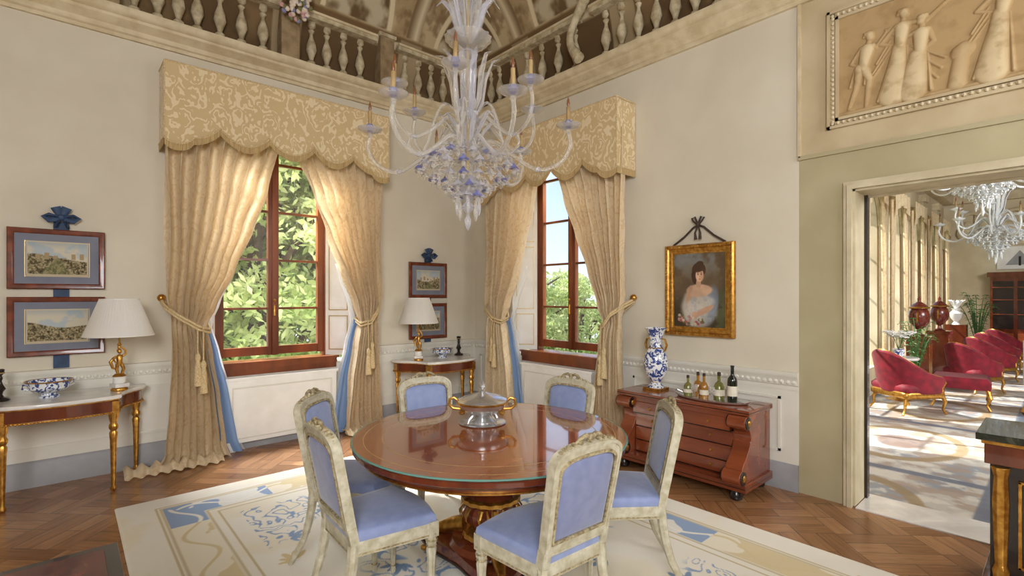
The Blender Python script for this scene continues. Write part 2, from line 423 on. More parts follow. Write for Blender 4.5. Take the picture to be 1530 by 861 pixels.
for a,c in ((-.95,.15),(.35,1.65),(1.85,2.72),(3.0,3.85)):
    b.bx(a,c,Y1-.19,Y1-.06,ZT+.485,ZT+.53,M_balu); b.bx(a,c,Y1-.21,Y1-.06,ZT+.53,ZT+.555,M_trim)
for a,c in ((3.55,5.25),(1.95,3.38),(.15,1.62)):
    b.bx(X1-.19,X1-.06,a,c,ZT+.485,ZT+.53,M_balu); b.bx(X1-.21,X1-.06,a,c,ZT+.53,ZT+.555,M_trim)
for x in (.25,1.75,2.86): b.bx(x-.09,x+.09,Y1-.17,Y1-.02,ZT,ZT+.58,M_balud); b.bx(x-.11,x+.11,Y1-.19,Y1-.02,ZT+.58,ZT+.62,M_balu)
for y in (1.78,): b.bx(X1-.17,X1-.02,y-.1,y+.1,ZT,ZT+.58,M_balud)
pts=[(X1-.24,3.47+.13*math.sin(t*PI*1.2),ZT+.02+.60*t) for t in [i/12 for i in range(13)]]
b.tube(pts,[.06-.02*math.sin(i/12*PI) for i in range(13)],M_balu,10)
b.obj('trim_balustrade')
b=MB()
gm=[mat('garland_%d'%i,c,rough=.9) for i,c in enumerate([C(196,150,150),C(210,194,174),C(128,128,158),C(116,116,76),C(220,206,190)])]
for i in range(90):
    a=random.random()*6.28; r=.16*math.sqrt(random.random())
    x=1.76+r*math.cos(a); z=ZT+.56+r*1.3*math.sin(a)
    b.ball((x,Y1-cd(z)-.20,z),(.026,.018,.026),random.choice(gm),7)
b.obj('flower_garland')

# ---------------------------------------------------------------- windows (local: wall plane y=0, room y<0)
def window_mesh():
    b=MB(); W=M_wood; g=.27
    for s_ in (-1,1):
        b.bx(s_*.55,s_*.61,g-.05,g+.05,.82,3.35,W)
        b.bx(s_*.485,s_*.55,g-.03,g+.03,.9,3.3,W)
        b.bx(s_*.005,s_*.055,g-.03,g+.03,.9,3.3,W)
        for z in (.95,1.41,1.94,2.47,3.0):
            hh=.045 if z==.95 else .012
            b.bx(s_*.05,s_*.49,g-.02,g+.02,z-hh,z+hh,W)
        b.bx(s_*.05,s_*.49,g-.002,g+.002,.95,3.3,M_pane)
    b.box((0,g-.045,2.1),(.035,.03,2.4),W)
    b.bx(-.61,.61,g-.05,g+.05,3.28,3.36,W)
    b.bx(-.60,.60,-.04,g+.05,.80,.86,W)
    b.bx(-.60,.60,-.02,-.001,.74,.80,W); b.bx(-.62,.62,-.055,.0,.855,.875,W)
    b.lathe([(.012,0),(.012,.1),(.006,.12)],M_gold,(.0,g-.07,1.33),n=10)
    b.ball((0,g-.075,1.5),.016,M_gold)
    for s_ in (-1,1):
        p0=Vector((s_*.80,-.0,0)); p1=Vector((s_*.57,.235,0)); d=(p1-p0); L=d.length; ang=math.atan2(d.y,d.x)
        R=Matrix.Translation(p0)@Matrix.Rotation(ang,4,'Z')
        sy=1 if (R.to_3x3()@Vector((0,1,0))).y<0 else -1
        b.bx(0,L,-.012,.012,.86,3.3,M_white,R)
        for z0,z1 in ((.92,1.32),(1.38,2.18),(2.24,3.2)):
            t=.010
            for (a,c,e,f) in ((.05,L-.05,z0,z0+t),(.05,L-.05,z1-t,z1),(.05,.05+t,z0,z1),(L-.05-t,L-.05,z0,z1)):
                b.bx(a,c,sy*.012,sy*.020,e,f,M_goldln,R)
            b.bx(.08,L-.08,sy*.012,sy*.017,z0+.04,z1-.04,M_white,R)
    b.bx(-.82,.82,0.001,.3,3.28,3.3,M_white)
    return b.mesh('window')
wm=window_mesh()
put(wm,'window_1',(W1,Y1,0),0); put(wm,'window_2',(X1,W2+.10,0),-90)

def interp(z,ks):
    for (a,va),(c,vc) in zip(ks,ks[1:]):
        if z<=c:
            t=(z-a)/(c-a); t=t*t*(3-2*t)*.5+t*.5; return va+(vc-va)*t
    return ks[-1][1]
def curtain_mesh(S, wide=True):
    """one swagged drape; S=-1 left of the window, +1 right"""
    b=MB()
    out=[(0,-1.13),(.12,-1.05),(.5,-1.02),(1.0,-1.0),(1.3,-1.0),(1.55,-1.04),(3.2,-1.05)]
    if S<0: inn=[(0,-.52),(.12,-.56),(.6,-.60),(1.0,-.66),(1.27,-.71),(1.45,-.63),(1.8,-.46),(2.2,-.31),(2.6,-.19),(3.2,-.04)]
    else:   inn=[(0,-.60),(.12,-.64),(.6,-.68),(1.0,-.74),(1.27,-.79),(1.45,-.74),(1.8,-.60),(2.2,-.43),(2.6,-.27),(3.2,-.04)]
    ph=0 if S<0 else 1.3
    def fold(q):
        s=math.sin(q); return s*.55+.45*(1-2*abs(math.cos(q/2+.4))**1.5)
    def fn(u,v):
        z=.012+v*3.2; o,i=interp(z,out),interp(z,inn); n=8.5
        uu=u+.018*math.sin(2.2*z+5*u)+.01*math.sin(5*z+11*u)
        amp=.066
        if abs(z-1.28)<.12: amp*=.5+.5*abs(z-1.28)/.12
        y=-.19-amp*fold(2*PI*n*uu+ph)-.012*math.sin(2*PI*3.1*u+z)
        if z<.16: y-=(.16-z)*.6*(.4+.6*math.sin(PI*u))
        a=o+(i-o)*u+.010*math.cos(2*PI*n*uu+ph)
        return (S*abs(a), y, z)
    b.sheet(fn,230,90,M_silk)
    x0=-1.34 if wide else -1.10
    def pud(u,v):
        x=x0+(-.60-x0)*u; return (S*abs(x),-.16-.20*v-.04*math.sin(8*u*2*PI)*v,.012+.07*(1-v)*(.6+.4*math.sin(7*u*6.28))+.03*math.sin(v*3.1))
    b.sheet(pud,80,10,M_silk)
    def lin_(u,v):
        z=.01+v*1.27; i=interp(z,inn); w=.13*(1-v*.75)
        return (S*abs(i-.06+(w+.06)*u), -.11-.02*math.sin(u*9), z)
    b.sheet(lin_,14,20,M_blue)
    def sh_(u,v):
        z=.01+v*1.9; i=interp(z,inn); return (S*abs(i-.02+.16*(1-v)*u+.02*u), -.07-.012*math.sin(u*14), z)
    b.sheet(sh_,16,20,M_sheer)
    it=abs(interp(1.27,inn))
    loop=[(S*1.05,-.02,1.52),(S*1.04,-.20,1.46),(S*.96,-.30,1.38),(S*(it+.09),-.31,1.27),(S*(it-.01),-.25,1.235),(S*(it-.02),-.14,1.28),(S*(it+.1),-.06,1.38),(S*1.04,-.03,1.50)]
    b.tube(loop,.013,M_cord,8); b.tube([(x,y-.012,z-.03) for x,y,z in loop],.011,M_cord,8)
    b.ball((S*1.05,-.05,1.53),(.035,.03,.035),M_gold,12); b.tube([(S*1.05,0,1.53),(S*1.05,-.06,1.53)],.012,M_gold,8)
    for dx,dz in ((0,0),(.045,-.07)):
        x=S*(it+.10-dx); y=-.32
        b.tube([(x,y+.01,1.27),(x,y,1.12+dz),(x,y,1.02+dz)],.007,M_cord,6)
        b.lathe([(.008,0),(.022,-.02),(.026,-.05),(.016,-.08),(.024,-.10),(.030,-.2),(.036,-.30),(.0,-.30)],M_cord,(x,y,1.03+dz),n=14)
    return b.mesh('curtain_drape',75)
cLw,cL,cR=curtain_mesh(-1,True),curtain_mesh(-1,False),curtain_mesh(1,False)
put(cLw,'curtain_drape',(W1,Y1-.005,0),0); put(cR,'curtain_drape.001',(W1,Y1-.005,0),0)
put(cL,'curtain_drape.002',(X1-.005,W2+.12,0),-90); put(cR,'curtain_drape.003',(X1-.005,W2+.07,0),-90)

def valance_mesh():
    b=MB(); HW=1.08; D=.31; top=3.62
    def zb(a):
        t=(a+HW)/(2*HW)*5; k=t-math.floor(t) if t<5 else 1
        s=math.sin(PI*k)**.8 if 0<k<1 else 0
        e=max(0,(abs(a)-.86)/.22)
        return 3.10-.13*s-.17*min(1,e)**.7
    def wav(a): return .010*math.sin(a*9)
    b.sheet(lambda u,v:(-HW+2*HW*u,-D-wav(-HW+2*HW*u)*(1-v),zb(-HW+2*HW*u)+v*(top-zb(-HW+2*HW*u))),140,8,M_damask)
    b.sheet(lambda u,v:(-HW+2*HW*u,-D-.006-wav(-HW+2*HW*u)-.004*(int(u*280)%2),zb(-HW+2*HW*u)-.055+v*.06),280,2,M_fringe)
    b.tube([(-HW+2*HW*i/140,-D-.008-wav(-HW+2*HW*i/140),zb(-HW+2*HW*i/140)+.01) for i in range(141)],.008,M_cord,6)
    for s_ in (-1,1):
        zz=zb(s_*HW)
        b.sheet(lambda u,v:(s_*HW,-D+D*u,zz+v*(top-zz)),4,4,M_damask)
        b.sheet(lambda u,v:(s_*(HW+.005),-D+D*u,zz-.055+v*.06),4,2,M_fringe)
        b.tube([(s_*(HW+.004),-D,zz+.01),(s_*(HW+.004),0,zz+.01)],.008,M_cord,6)
        b.tube([(s_*HW,-D,zz),(s_*HW,-D,top)],.007,M_cord,6)
    b.bx(-HW,HW,-D,0,top-.01,top+.01,M_damask)
    b.tube([(-HW,0,top),(-HW,-D,top),(HW,-D,top),(HW,0,top)],.009,M_cord,6)
    b.bx(-HW+.02,HW-.02,-D+.02,-D+.03,3.15,3.6,M_damask)
    return b.mesh('curtain_valance',40)
vm=valance_mesh()
put(vm,'curtain_valance',(W1+.02,Y1-.01,0),0); put(vm,'curtain_valance.001',(X1-.01,W2+.11,-.13),-90)

def radcover():
    b=MB()
    b.bx(-.55,.55,-.075,-.012,.08,.70,M_white); b.bx(-.57,.57,-.085,-.012,.70,.73,M_white)
    b.bx(-.55,-.47,-.08,-.03,0,.1,M_white); b.bx(.47,.55,-.08,-.03,0,.1,M_white)
    for z in (.12,.62): b.bx(-.50,.50,-.082,-.075,z,z+.015,M_dado)
    for a in (-.50,.485): b.bx(a,a+.015,-.082,-.075,.12,.63,M_dado)
    return b.mesh('radiator_cover')
rm=radcover(); put(rm,'radiator_cover',(W1+.02,Y1-.02,0),0,.004); put(rm,'radiator_cover.001',(X1-.02,W2+.08,0),-90,.004)

# ---------------------------------------------------------------- door surround, relief
b=MB()
for d,(w0,w1) in ((.035,(0,.03)),(.022,(.03,.055))):
    b.bx(X1-d,X1,DY1+w0,DY1+w1,0,DZ+w1,M_stone); b.bx(X1-d,X1,DY0-w1,DY0-w0,0,DZ+w1,M_stone)
    b.bx(X1-d,X1,DY0-w0,DY1+w0,DZ+w0,DZ+w1,M_stone)
b.bx(X1+.001,X1+.31,DY1-.015,DY1,0.01,DZ,M_stone); b.bx(X1+.001,X1+.31,DY0,DY0+.015,0.01,DZ,M_stone); b.bx(X1+.001,X1+.31,DY0,DY1,DZ-.015,DZ,M_stone)
b.bx(X1+.24,X1+.30,DY1-.035,DY1-.015,0.01,DZ-.015,M_dark); b.bx(X1+.27,X1+.30,DY0,DY1,DZ-.03,DZ-.015,M_stone)
b.obj('trim_doorway')
b=MB(); b.bx(X1-.02,4.66,DY0+.02,DY1-.02,-.001,.008,M_marbW); b.obj('trim_threshold')
b=MB()
b.bx(X1-.02,X1,Y0,1.42,2.61,2.64,M_sage); b.bx(X1-.02,X1,1.405,1.425,2.63,ZC,M_trim)
b.obj('trim_door_panel')
RY1,RY0,RZ0,RZ1=1.22,-1.0,2.80,3.68
def relief():
    b=MB()
    for k,(w,d) in enumerate(((.02,.03),(.05,.018),(.075,.028))):
        a=0 if k==0 else (.02 if k==1 else .055)
        for (p,q,r,s_) in ((RY0+a,RY1-a,RZ0+a,RZ0+w),(RY0+a,RY1-a,RZ1-w,RZ1-a),(RY0+a,RY0+w,RZ0+a,RZ1-a),(RY1-w,RY1-a,RZ0+a,RZ1-a)):
            b.bx(X1-d,X1-.001,p,q,r,s_,M_panelbg)
    y=RY0+.05
    while y<RY1-.03:
        for z in (RZ0+.037,RZ1-.037): b.ball((X1-.02,y,z),(.012,.014,.014),M_trim,6)
        y+=.035
    z=RZ0+.05
    while z<RZ1-.03:
        for y in (RY0+.037,RY1-.037): b.ball((X1-.02,y,z),(.012,.014,.014),M_trim,6)
        z+=.035
    fr=b.obj('relief_panel')
    w=RY1-RY0-.15; h=RZ1-RZ0-.15
    nu,nv=640,240
    U,V=grid(nu,nv); A=U*w; Z=V*h
    H=np.zeros_like(A)
    def cap(x0,y0,x1,y1,r0,r1,k=1.0):
        nonlocal H
        dx,dy=x1-x0,y1-y0; L=dx*dx+dy*dy+1e-9
        t=np.clip(((A-x0)*dx+(Z-y0)*dy)/L,0,1); r=r0+(r1-r0)*t
        dd=np.sqrt((A-x0-t*dx)**2+(Z-y0-t*dy)**2)
        H=np.maximum(H,k*np.sqrt(np.clip(r*r-dd*dd,0,None)))
    def fig(x,hgt,arm,lean,dress):
        f=hgt; hx=x+lean*.12; sg=1 if arm>0 else -1
        cap(hx,f-.035,hx+.006*sg,f-.055,.030,.027)
        cap(hx-.018*sg,f-.03,hx-.028*sg,f-.04,.024,.016)
        cap(hx,f-.07,x+lean*.09,f-.11,.014,.018)
        cap(x+lean*.09-.028,f-.125,x+lean*.09+.028,f-.125,.026,.026)
        cap(x+lean*.09,f-.14,x+lean*.03,f-.25,.046,.034)
        cap(x+lean*.09+.035*sg,f-.12,x+.12*arm,f-.14,.018,.015); cap(x+.12*arm,f-.14,x+.21*arm,f-.05,.014,.010); cap(x+.21*arm,f-.05,x+.235*arm,f-.035,.012,.008)
        cap(x+lean*.09-.035*sg,f-.12,x-.09*arm,f-.21,.018,.014); cap(x-.09*arm,f-.21,x-.01*arm,f-.25,.014,.010)
        if dress:
            cap(x,f-.26,x-.01,.30,.040,.052,.7); cap(x-.01,.30,x-.04,.07,.052,.085,.55)
            for k in range(7): cap(x-.03+.012*k,f-.27,x-.12+.03*k,.05,.006,.012,1.9)
            for k in range(3): cap(x-.05,f-.20-.04*k,x-.13*sg-.02*k,f-.34-.06*k,.006,.010,1.6)
            cap(x-.07,.035,x-.02,.03,.014,.011)
        else:
            cap(x+.01,f-.26,x+.07*arm,.23,.034,.026); cap(x+.07*arm,.23,x+.04*arm,.05,.024,.013); cap(x+.04*arm,.035,x+.08*arm,.03,.013,.011)
            cap(x-.01,f-.26,x-.03*arm,.22,.034,.024); cap(x-.03*arm,.22,x-.11*arm,.05,.022,.012); cap(x-.11*arm,.045,x-.07*arm,.03,.013,.011)
            for k in range(4): cap(x-.04+.02*k,f-.25,x-.07+.03*k,f-.38,.006,.010,1.8)
    fig(.14,.58,.7,.4,False); fig(.36,.66,1.2,.2,True); fig(.47,.58,-.8,.1,True)
    fig(.86,.68,1.2,.3,True); fig(1.08,.64,-1,-.2,False); fig(1.20,.60,.6,.1,True); fig(1.38,.64,1,.2,True); fig(1.62,.66,-1,0,True); fig(1.86,.60,1,.2,False)
    cap(.66,.04,.68,.22,.05,.04,.5); cap(.68,.24,.70,.26,.055,.05,.4)
    cap(.0,.015,w,.015,.016,.016)
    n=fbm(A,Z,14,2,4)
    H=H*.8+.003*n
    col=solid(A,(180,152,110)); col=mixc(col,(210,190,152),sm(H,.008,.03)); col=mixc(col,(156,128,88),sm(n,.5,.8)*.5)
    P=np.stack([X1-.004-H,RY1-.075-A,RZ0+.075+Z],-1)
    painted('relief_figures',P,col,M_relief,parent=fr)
relief()

# ---------------------------------------------------------------- rug
def rug():
    xa,xb,ya,yb=.26,3.42,-.7,4.6; w,h=xb-xa,yb-ya
    nu,nv=440,740; U,V=grid(nu,nv); X=U*w; Y=V*h
    e=np.minimum(np.minimum(X,w-X),np.minimum(Y,h-Y))
    wx=X+.12*fbm(X,Y,4,3,3); wy=Y+.12*fbm(X,Y,4,5,3)
    n=fbm(X,Y,3,0,4); n2=fbm(wx,wy,5,2,3); n3=fbm(X,Y,1.6,4,2)
    col=solid(X,(229,224,211)); col=mixc(col,(224,213,186),sm(n,.45,.65)*.6)
    stroke=1-sm(np.abs(((n2*8)%1)-.5),.07,.15)
    area=sm(n3,.47,.56)*(e>.66)
    col=mixc(col,(128,152,186),stroke*area*.9)
    # leaf sprays
    rng=np.random.RandomState(11)
    for k in range(46):
        cx,cy=rng.uniform(.7,w-.7),rng.uniform(.7,h-.7); a0=rng.uniform(0,6.28); c_=[(132,154,186),(150,170,198),(112,136,172),(206,186,136)][k%4]
        for j in range(5):
            a=a0+(j-2)*.55; L=.10*rng.uniform(.7,1.2); px,py=cx+L*.6*math.cos(a),cy+L*.6*math.sin(a)
            dx,dy=X-px,Y-py; u_=dx*math.cos(a)+dy*math.sin(a); v_=-dx*math.sin(a)+dy*math.cos(a)
            col=mixc(col,c_,(1-sm(np.sqrt((u_/(L*.5))**2+(v_/(L*.17))**2),.85,1.05))*.85)
    band=(sm(e,.25,.26)-sm(e,.47,.48))
    along=np.where((np.minimum(X,w-X)<np.minimum(Y,h-Y)),Y,X)
    seg=(np.sin(along*2.6+.6)>.1)
    bcol=solid(X,(228,220,200)); bcol[seg]=(146,166,194)
    leaf=1-sm(np.abs(np.sin(along*11)*.07-(e-.365)),.008,.018); leaf=np.maximum(leaf,sm(n2,.53,.56)*.9)
    bc2=solid(X,(212,196,156)); bc2[seg]=(232,228,216)
    bcol=bcol*(1-leaf[...,None])+bc2*leaf[...,None]
    col=col*(1-band[...,None])+bcol*band[...,None]
    for a in (.22,.245,.49,.55): col=mixc(col,(198,184,150),(1-sm(np.abs(e-a),.005,.010)))
    q=(1-sm(np.abs(X-(w-.42)),.24,.25))*(1-sm(np.abs(Y-1.05),.42,.43))
    qc=solid(X,(200,172,116)); qc=mixc(qc,(72,88,110),np.maximum(sm(n2,.56,.59),stroke*.6)); col=col*(1-q[...,None])+qc*q[...,None]
    edge=np.clip(e/.01,0,1)
    P=np.stack([xa+X,ya+Y,.002+.010*edge+.001*n2],-1)
    painted('rug',P,col,M_rug)
rug()

# ---------------------------------------------------------------- dining table
TC=(1.83,2.23)
def dining_table():
    b=MB(); R=.765
    b.lathe([(0,.655),(R-.10,.655),(R-.06,.66),(R-.05,.70),(R-.012,.705),(R,.715),(R,.735),(R-.008,.745),(0,.745)],M_mahog,n=96)
    b.lathe([(R-.058,.665),(R-.046,.667),(R-.046,.672),(R-.058,.674)],M_gold,n=96)
    # polished top with inlaid stringing and a bevelled glass rim : concentric, non-overlapping parts
    def annulus(pr,mm):
        b.loft([[(r*math.cos(2*PI*i/96),r*math.sin(2*PI*i/96),z) for i in range(96)] for r,z in pr],mm,cap=False)
    b.lathe([(R-.16,.746),(R-.16,.7545),(0,.7545)],M_mahogT,n=96)
    for ra,rb,mm,zt in ((R-.16,R-.155,M_goldln,.7547),(R-.155,R-.06,M_mahogT,.7545),(R-.06,R-.055,M_goldln,.7547),(R-.055,R-.002,M_mahogT,.7545)):
        annulus(((rb,.746),(rb,zt),(ra,zt),(ra,.746)),mm)
    annulus(((R-.002,.746),(R+.006,.7465),(R+.009,.750),(R+.006,.7545),(R-.002,.7545)),M_tglass)
    b.lathe([(.30,.655),(.28,.62),(.12,.60),(.10,.585)],M_mahog,n=32)
    b.lathe([(.10,.585),(.115,.575),(.115,.555),(.085,.545)],M_gold,n=32)
    b.lathe([(.085,.545),(.075,.50),(.09,.46),(.13,.43),(.155,.40)],M_mahog,n=48,flute=12,fd=.08)
    b.lathe([(.155,.40),(.175,.39),(.175,.37),(.15,.355)],M_gold,n=54,flute=18,fd=.06)
    b.lathe([(.15,.355),(.175,.32),(.165,.27),(.11,.22),(.10,.20)],M_mahog,n=48,flute=12,fd=.10)
    b.lathe([(.10,.20),(.16,.195),(.17,.175),(.15,.16)],M_gold,n=54,flute=18,fd=.05)
    b.lathe([(.15,.16),(.22,.155),(.24,.13),(.24,.115)],M_mahog,n=36)
    for k in range(12):
        M=Matrix.Rotation(k*PI/6,4,'Z')
        b.tube([(.105,0,.545),(.10,0,.50),(.112,0,.47)],[.016,.012,.003],M_gold,6,M=M,sq=.4)
        b.tube([(.155,0,.35),(.182,0,.315),(.176,0,.28)],[.016,.012,.003],M_gold,6,M=M,sq=.4)
    pts=[]
    for k in range(3):
        a0=PI/2+k*2*PI/3+.5
        for j in range(11):
            t=j/10; a=a0+t*2*PI/3; r=.46-.22*math.sin(PI*t)**.8
            pts.append((r*math.cos(a),r*math.sin(a)))
    b.prism(pts,.07,.125,M_mahog); b.prism([(x*1.03,y*1.03) for x,y in pts],.058,.07,M_dark)
    for k in range(3):
        a=PI/2+k*2*PI/3+.5
        R_=Matrix.Rotation(a,4,'Z')
        b.tube([(.16,0,.20),(.24,0,.18),(.32,0,.15),(.40,0,.13)],[.05,.045,.035,.02],M_gold,10,M=R_)
        b.ball((.38,0,.035),(.055,.045,.034),M_gold,12,M=R_)
        for j in (-1,0,1): b.ball((.425,.025*j,.02),(.022,.013,.018),M_gold,8,M=R_)
        for j in range(4): b.tube([(.13,0,.19),(.17,(j-1.5)*.02,.28),(.16,(j-1.5)*.03,.36)],[.015,.012,.004],M_gold,6,M=R_)
    return b.obj('dining_table',(TC[0],TC[1],.014),bevel=0)
dining_table()

def tureen():
    b=MB()
    b.lathe([(.0,0),(.075,0),(.078,.01),(.05,.02),(.03,.035),(.035,.045)],M_silver,n=36)
    b.lathe([(.035,.045),(.09,.06),(.135,.085),(.15,.11),(.155,.125),(.15,.128)],M_silver,n=48,flute=24,fd=.02)
    b.lathe([(.157,.120),(.163,.126),(.156,.132)],M_gold,n=36)
    b.lathe([(.156,.128),(.158,.134),(.150,.142),(.12,.155),(.07,.172),(.03,.182),(.015,.19)],M_silver,n=48,flute=24,fd=.02)
    b.lathe([(.012,.185),(.02,.195),(.012,.205),(.022,.22),(.016,.235),(.004,.255)],M_silver,n=16)
    for s_ in (-1,1):
        b.tube([(s_*.13,0,.08),(s_*.18,0,.085),(s_*.205,0,.11),(s_*.20,0,.14),(s_*.175,0,.15),(s_*.155,0,.135)],.009,M_gold,8)
        for k in range(3): b.ball((s_*.12,(k-1)*.056,.07),(.02,.02,.014),M_gold,8)
    for k in range(4):
        a=PI/4+k*PI/2; b.tube([(.07*math.cos(a),.07*math.sin(a),.06),(.11*math.cos(a),.11*math.sin(a),.03),(.12*math.cos(a),.12*math.sin(a),.008)],[.012,.009,.011],M_silver,8)
    b.lathe([(.0,-.003),(.13,-.003),(.145,.002),(.14,.004),(0,.0)],M_silver,n=36)
    return b.obj('soup_tureen',(TC[0]+.08,TC[1]+.18,.7725),rz=-42)
tureen()

# ---------------------------------------------------------------- dining chairs
def archloop(w,b0,h,arch,n=14):
    pts=[(-w/2*.93,b0),(0,b0),(w/2*.93,b0),(w/2*.97,(b0+h)/2)]
    for i in range(n+1):
        t=PI*i/n; c=math.cos(t); s=math.sin(t)
        pts.append((w/2*math.copysign(abs(c)**.55,c), h+arch*abs(s)**.9))
    pts.append((-w/2*.97,(b0+h)/2))
    return pts
def chair_mesh():
    b=MB()
    def seatloop(sx):
        f,bk=.235*sx,.19*sx
        pts=[(-bk,-.215),(bk,-.215),(f,.18)]
        for i in range(1,8):
            t=i/8; pts.append((f*(1-2*t),.18+.045*math.sin(PI*t)))
        pts.append((-f,.18)); return pts
    L=seatloop(1)
    b.loft([[(x,y,.365) for x,y in L],[(x*1.01,y*1.01,.372) for x,y in L],[(x*1.01,y*1.01,.428) for x,y in L],[(x*.99,y*.99,.435) for x,y in L]],M_chair)
    b.loft([[(x*1.018,y*1.018,.372) for x,y in L],[(x*1.018,y*1.018,.380) for x,y in L]],M_carve)
    cz=[(1.0,.432),(1.015,.45),(1.0,.468),(.93,.482),(.7,.492),(.35,.497)]
    b.loft([[(x*s,y*s,z) for x,y in L] for s,z in cz],M_uphol)
    for s_ in (-1,1):
        b.box((s_*.212,.172,.40),(.052,.052,.075),M_chair)
        b.lathe([(.017,0),(.017,.004),(.006,.007)],M_carve,(0,0,0),n=10,M=Matrix.Translation((s_*.212,.199,.40))@Matrix.Rotation(-PI/2,4,'X'))
        b.lathe([(.012,0),(.016,.012),(.013,.03),(.014,.05),(.022,.26),(.026,.30),(.019,.315),(.028,.33),(.028,.345),(.022,.365)],M_chair,(s_*.212,.172,0),n=32,flute=8,fd=.16)
        for z,r in ((.315,.027),(.345,.031),(.04,.018)): b.lathe([(r-.006,-.006),(r,0),(r-.006,.006)],M_carve,(s_*.212,.172,z),n=16)
        pts=[(s_*.175,-.205,.42),(s_*.178,-.212,.33),(s_*.181,-.228,.24),(s_*.185,-.258,.14),(s_*.19,-.30,.06),(s_*.193,-.335,0.0)]
        b.tube(pts,[.026,.025,.023,.020,.017,.015],M_chair,8)
    B=Matrix.Translation((0,-.205,.43))@Matrix.Rotation(math.radians(11),4,'X')
    outer=archloop(.405,.05,.43,.075); inner=archloop(.325,.105,.40,.055)
    b.ring(outer,inner,-.018,.018,M_chair,M=B)
    b.ring(archloop(.345,.095,.408,.06),inner,-.024,.024,M_carve,M=B)
    b.ring(archloop(.409,.048,.432,.077),archloop(.385,.058,.425,.07),-.022,.022,M_chair,M=B)
    cx,cz_=0,.25
    for sgn,mm in ((1,M_uphol),(-1,M_upback)):
        lo=[]
        for sc,yy in ((1.0,.010),(.96,.018),(.85,.024),(.55,.029),(.2,.031)):
            lo.append([((x-cx)*sc+cx, sgn*yy, (z-cz_)*sc+cz_) for x,z in inner])
        b.loft(lo,mm,M=B)
    for s_ in (-1,1): b.box((s_*.176,0,.02),(.042,.04,.10),M_chair,M=B)
    for i in range(15):
        t=PI*(.10+.80*i/14); x=.19*math.copysign(abs(math.cos(t))**.7,math.cos(t)); z=.438+.075*abs(math.sin(t))
        r=.008+.003*math.sin(PI*i/14)
        b.ball((x,0,z+.002),(r*1.1,.016,r),M_carve,8,M=B)
    for s_ in (-1,1):
        b.tube([(0,0,.525),(s_*.03,0,.54),(s_*.06,0,.532),(s_*.085,0,.515)],[.010,.011,.009,.005],M_carve,8,M=B)
    b.ball((0,0,.53),(.018,.018,.016),M_carve,10,M=B)
    return b.mesh('dining_chair',42)
chm=chair_mesh()
chairs=[(255.2,.94,12),(313.2,1.05,2),(12.2,.97,-4),(78.2,.97,2),(128.2,1.07,4),(175.2,.93,2)]
for i,(a,r,tw) in enumerate(chairs):
    ar=math.radians(a); rc=r-.30
    put(chm,'dining_chair' if i==0 else 'dining_chair.%03d'%i,(1.80+rc*math.cos(ar),2.25+rc*math.sin(ar),.0145),a+180-90+tw)

# ---------------------------------------------------------------- console tables
def console_mesh():
    b=MB()
    half=[(.56,0),(.56,-.10),(.53,-.17),(.46,-.24),(.40,-.33),(.37,-.44),(.36,-.52),(.30,-.555),(.18,-.585),(.0,-.60)]
    poly=half+[(-x,y) for x,y in half[:-1]][::-1]
    def ins(k): return [(x*k,-.30+(y+.30)*k if y<-.01 else y) for x,y in poly]
    b.loft([[(x,y,.735) for x,y in ins(.99)],[(x,y,.742) for x,y in poly],[(x,y,.755) for x,y in poly],[(x,y,.762) for x,y in ins(.985)]],M_marbW)
    b.prism(ins(.965),.725,.735,M_gold); b.prism(ins(.93),.635,.725,M_mahog); b.prism(ins(.95),.625,.637,M_gold)
    P=ins(.955)
    for (x0,y0),(x1,y1) in zip(P,P[1:]):
        L=math.hypot(x1-x0,y1-y0); n=max(1,int(L/.02))
        for k in range(n):
            t=k/n; b.ball((x0+(x1-x0)*t,y0+(y1-y0)*t,.628),.008,M_gold,6)
    b.ball((0,-.565,.68),(.022,.012,.018),M_gold,10)
    for x,y in ((.49,-.05),(-.49,-.05),(.31,-.49),(-.31,-.49)):
        b.lathe([(.012,0),(.022,.015),(.024,.03),(.014,.05),(.016,.07),(.024,.40),(.030,.46),(.020,.48),(.032,.50),(.032,.52),(.022,.54),(.030,.57),(.034,.60),(.034,.64)],M_gold,(x,y,0),n=32,flute=8,fd=.16)
        b.box((x,y,.665),(.07,.07,.10),M_gold)
    return b.mesh('console_table',40)
cmh=console_mesh()
CX1,CX2=-.03,3.53
put(cmh,'console_table',(CX1,Y1-.045,0)); put(cmh,'console_table.001',(CX2,Y1-.045,0))

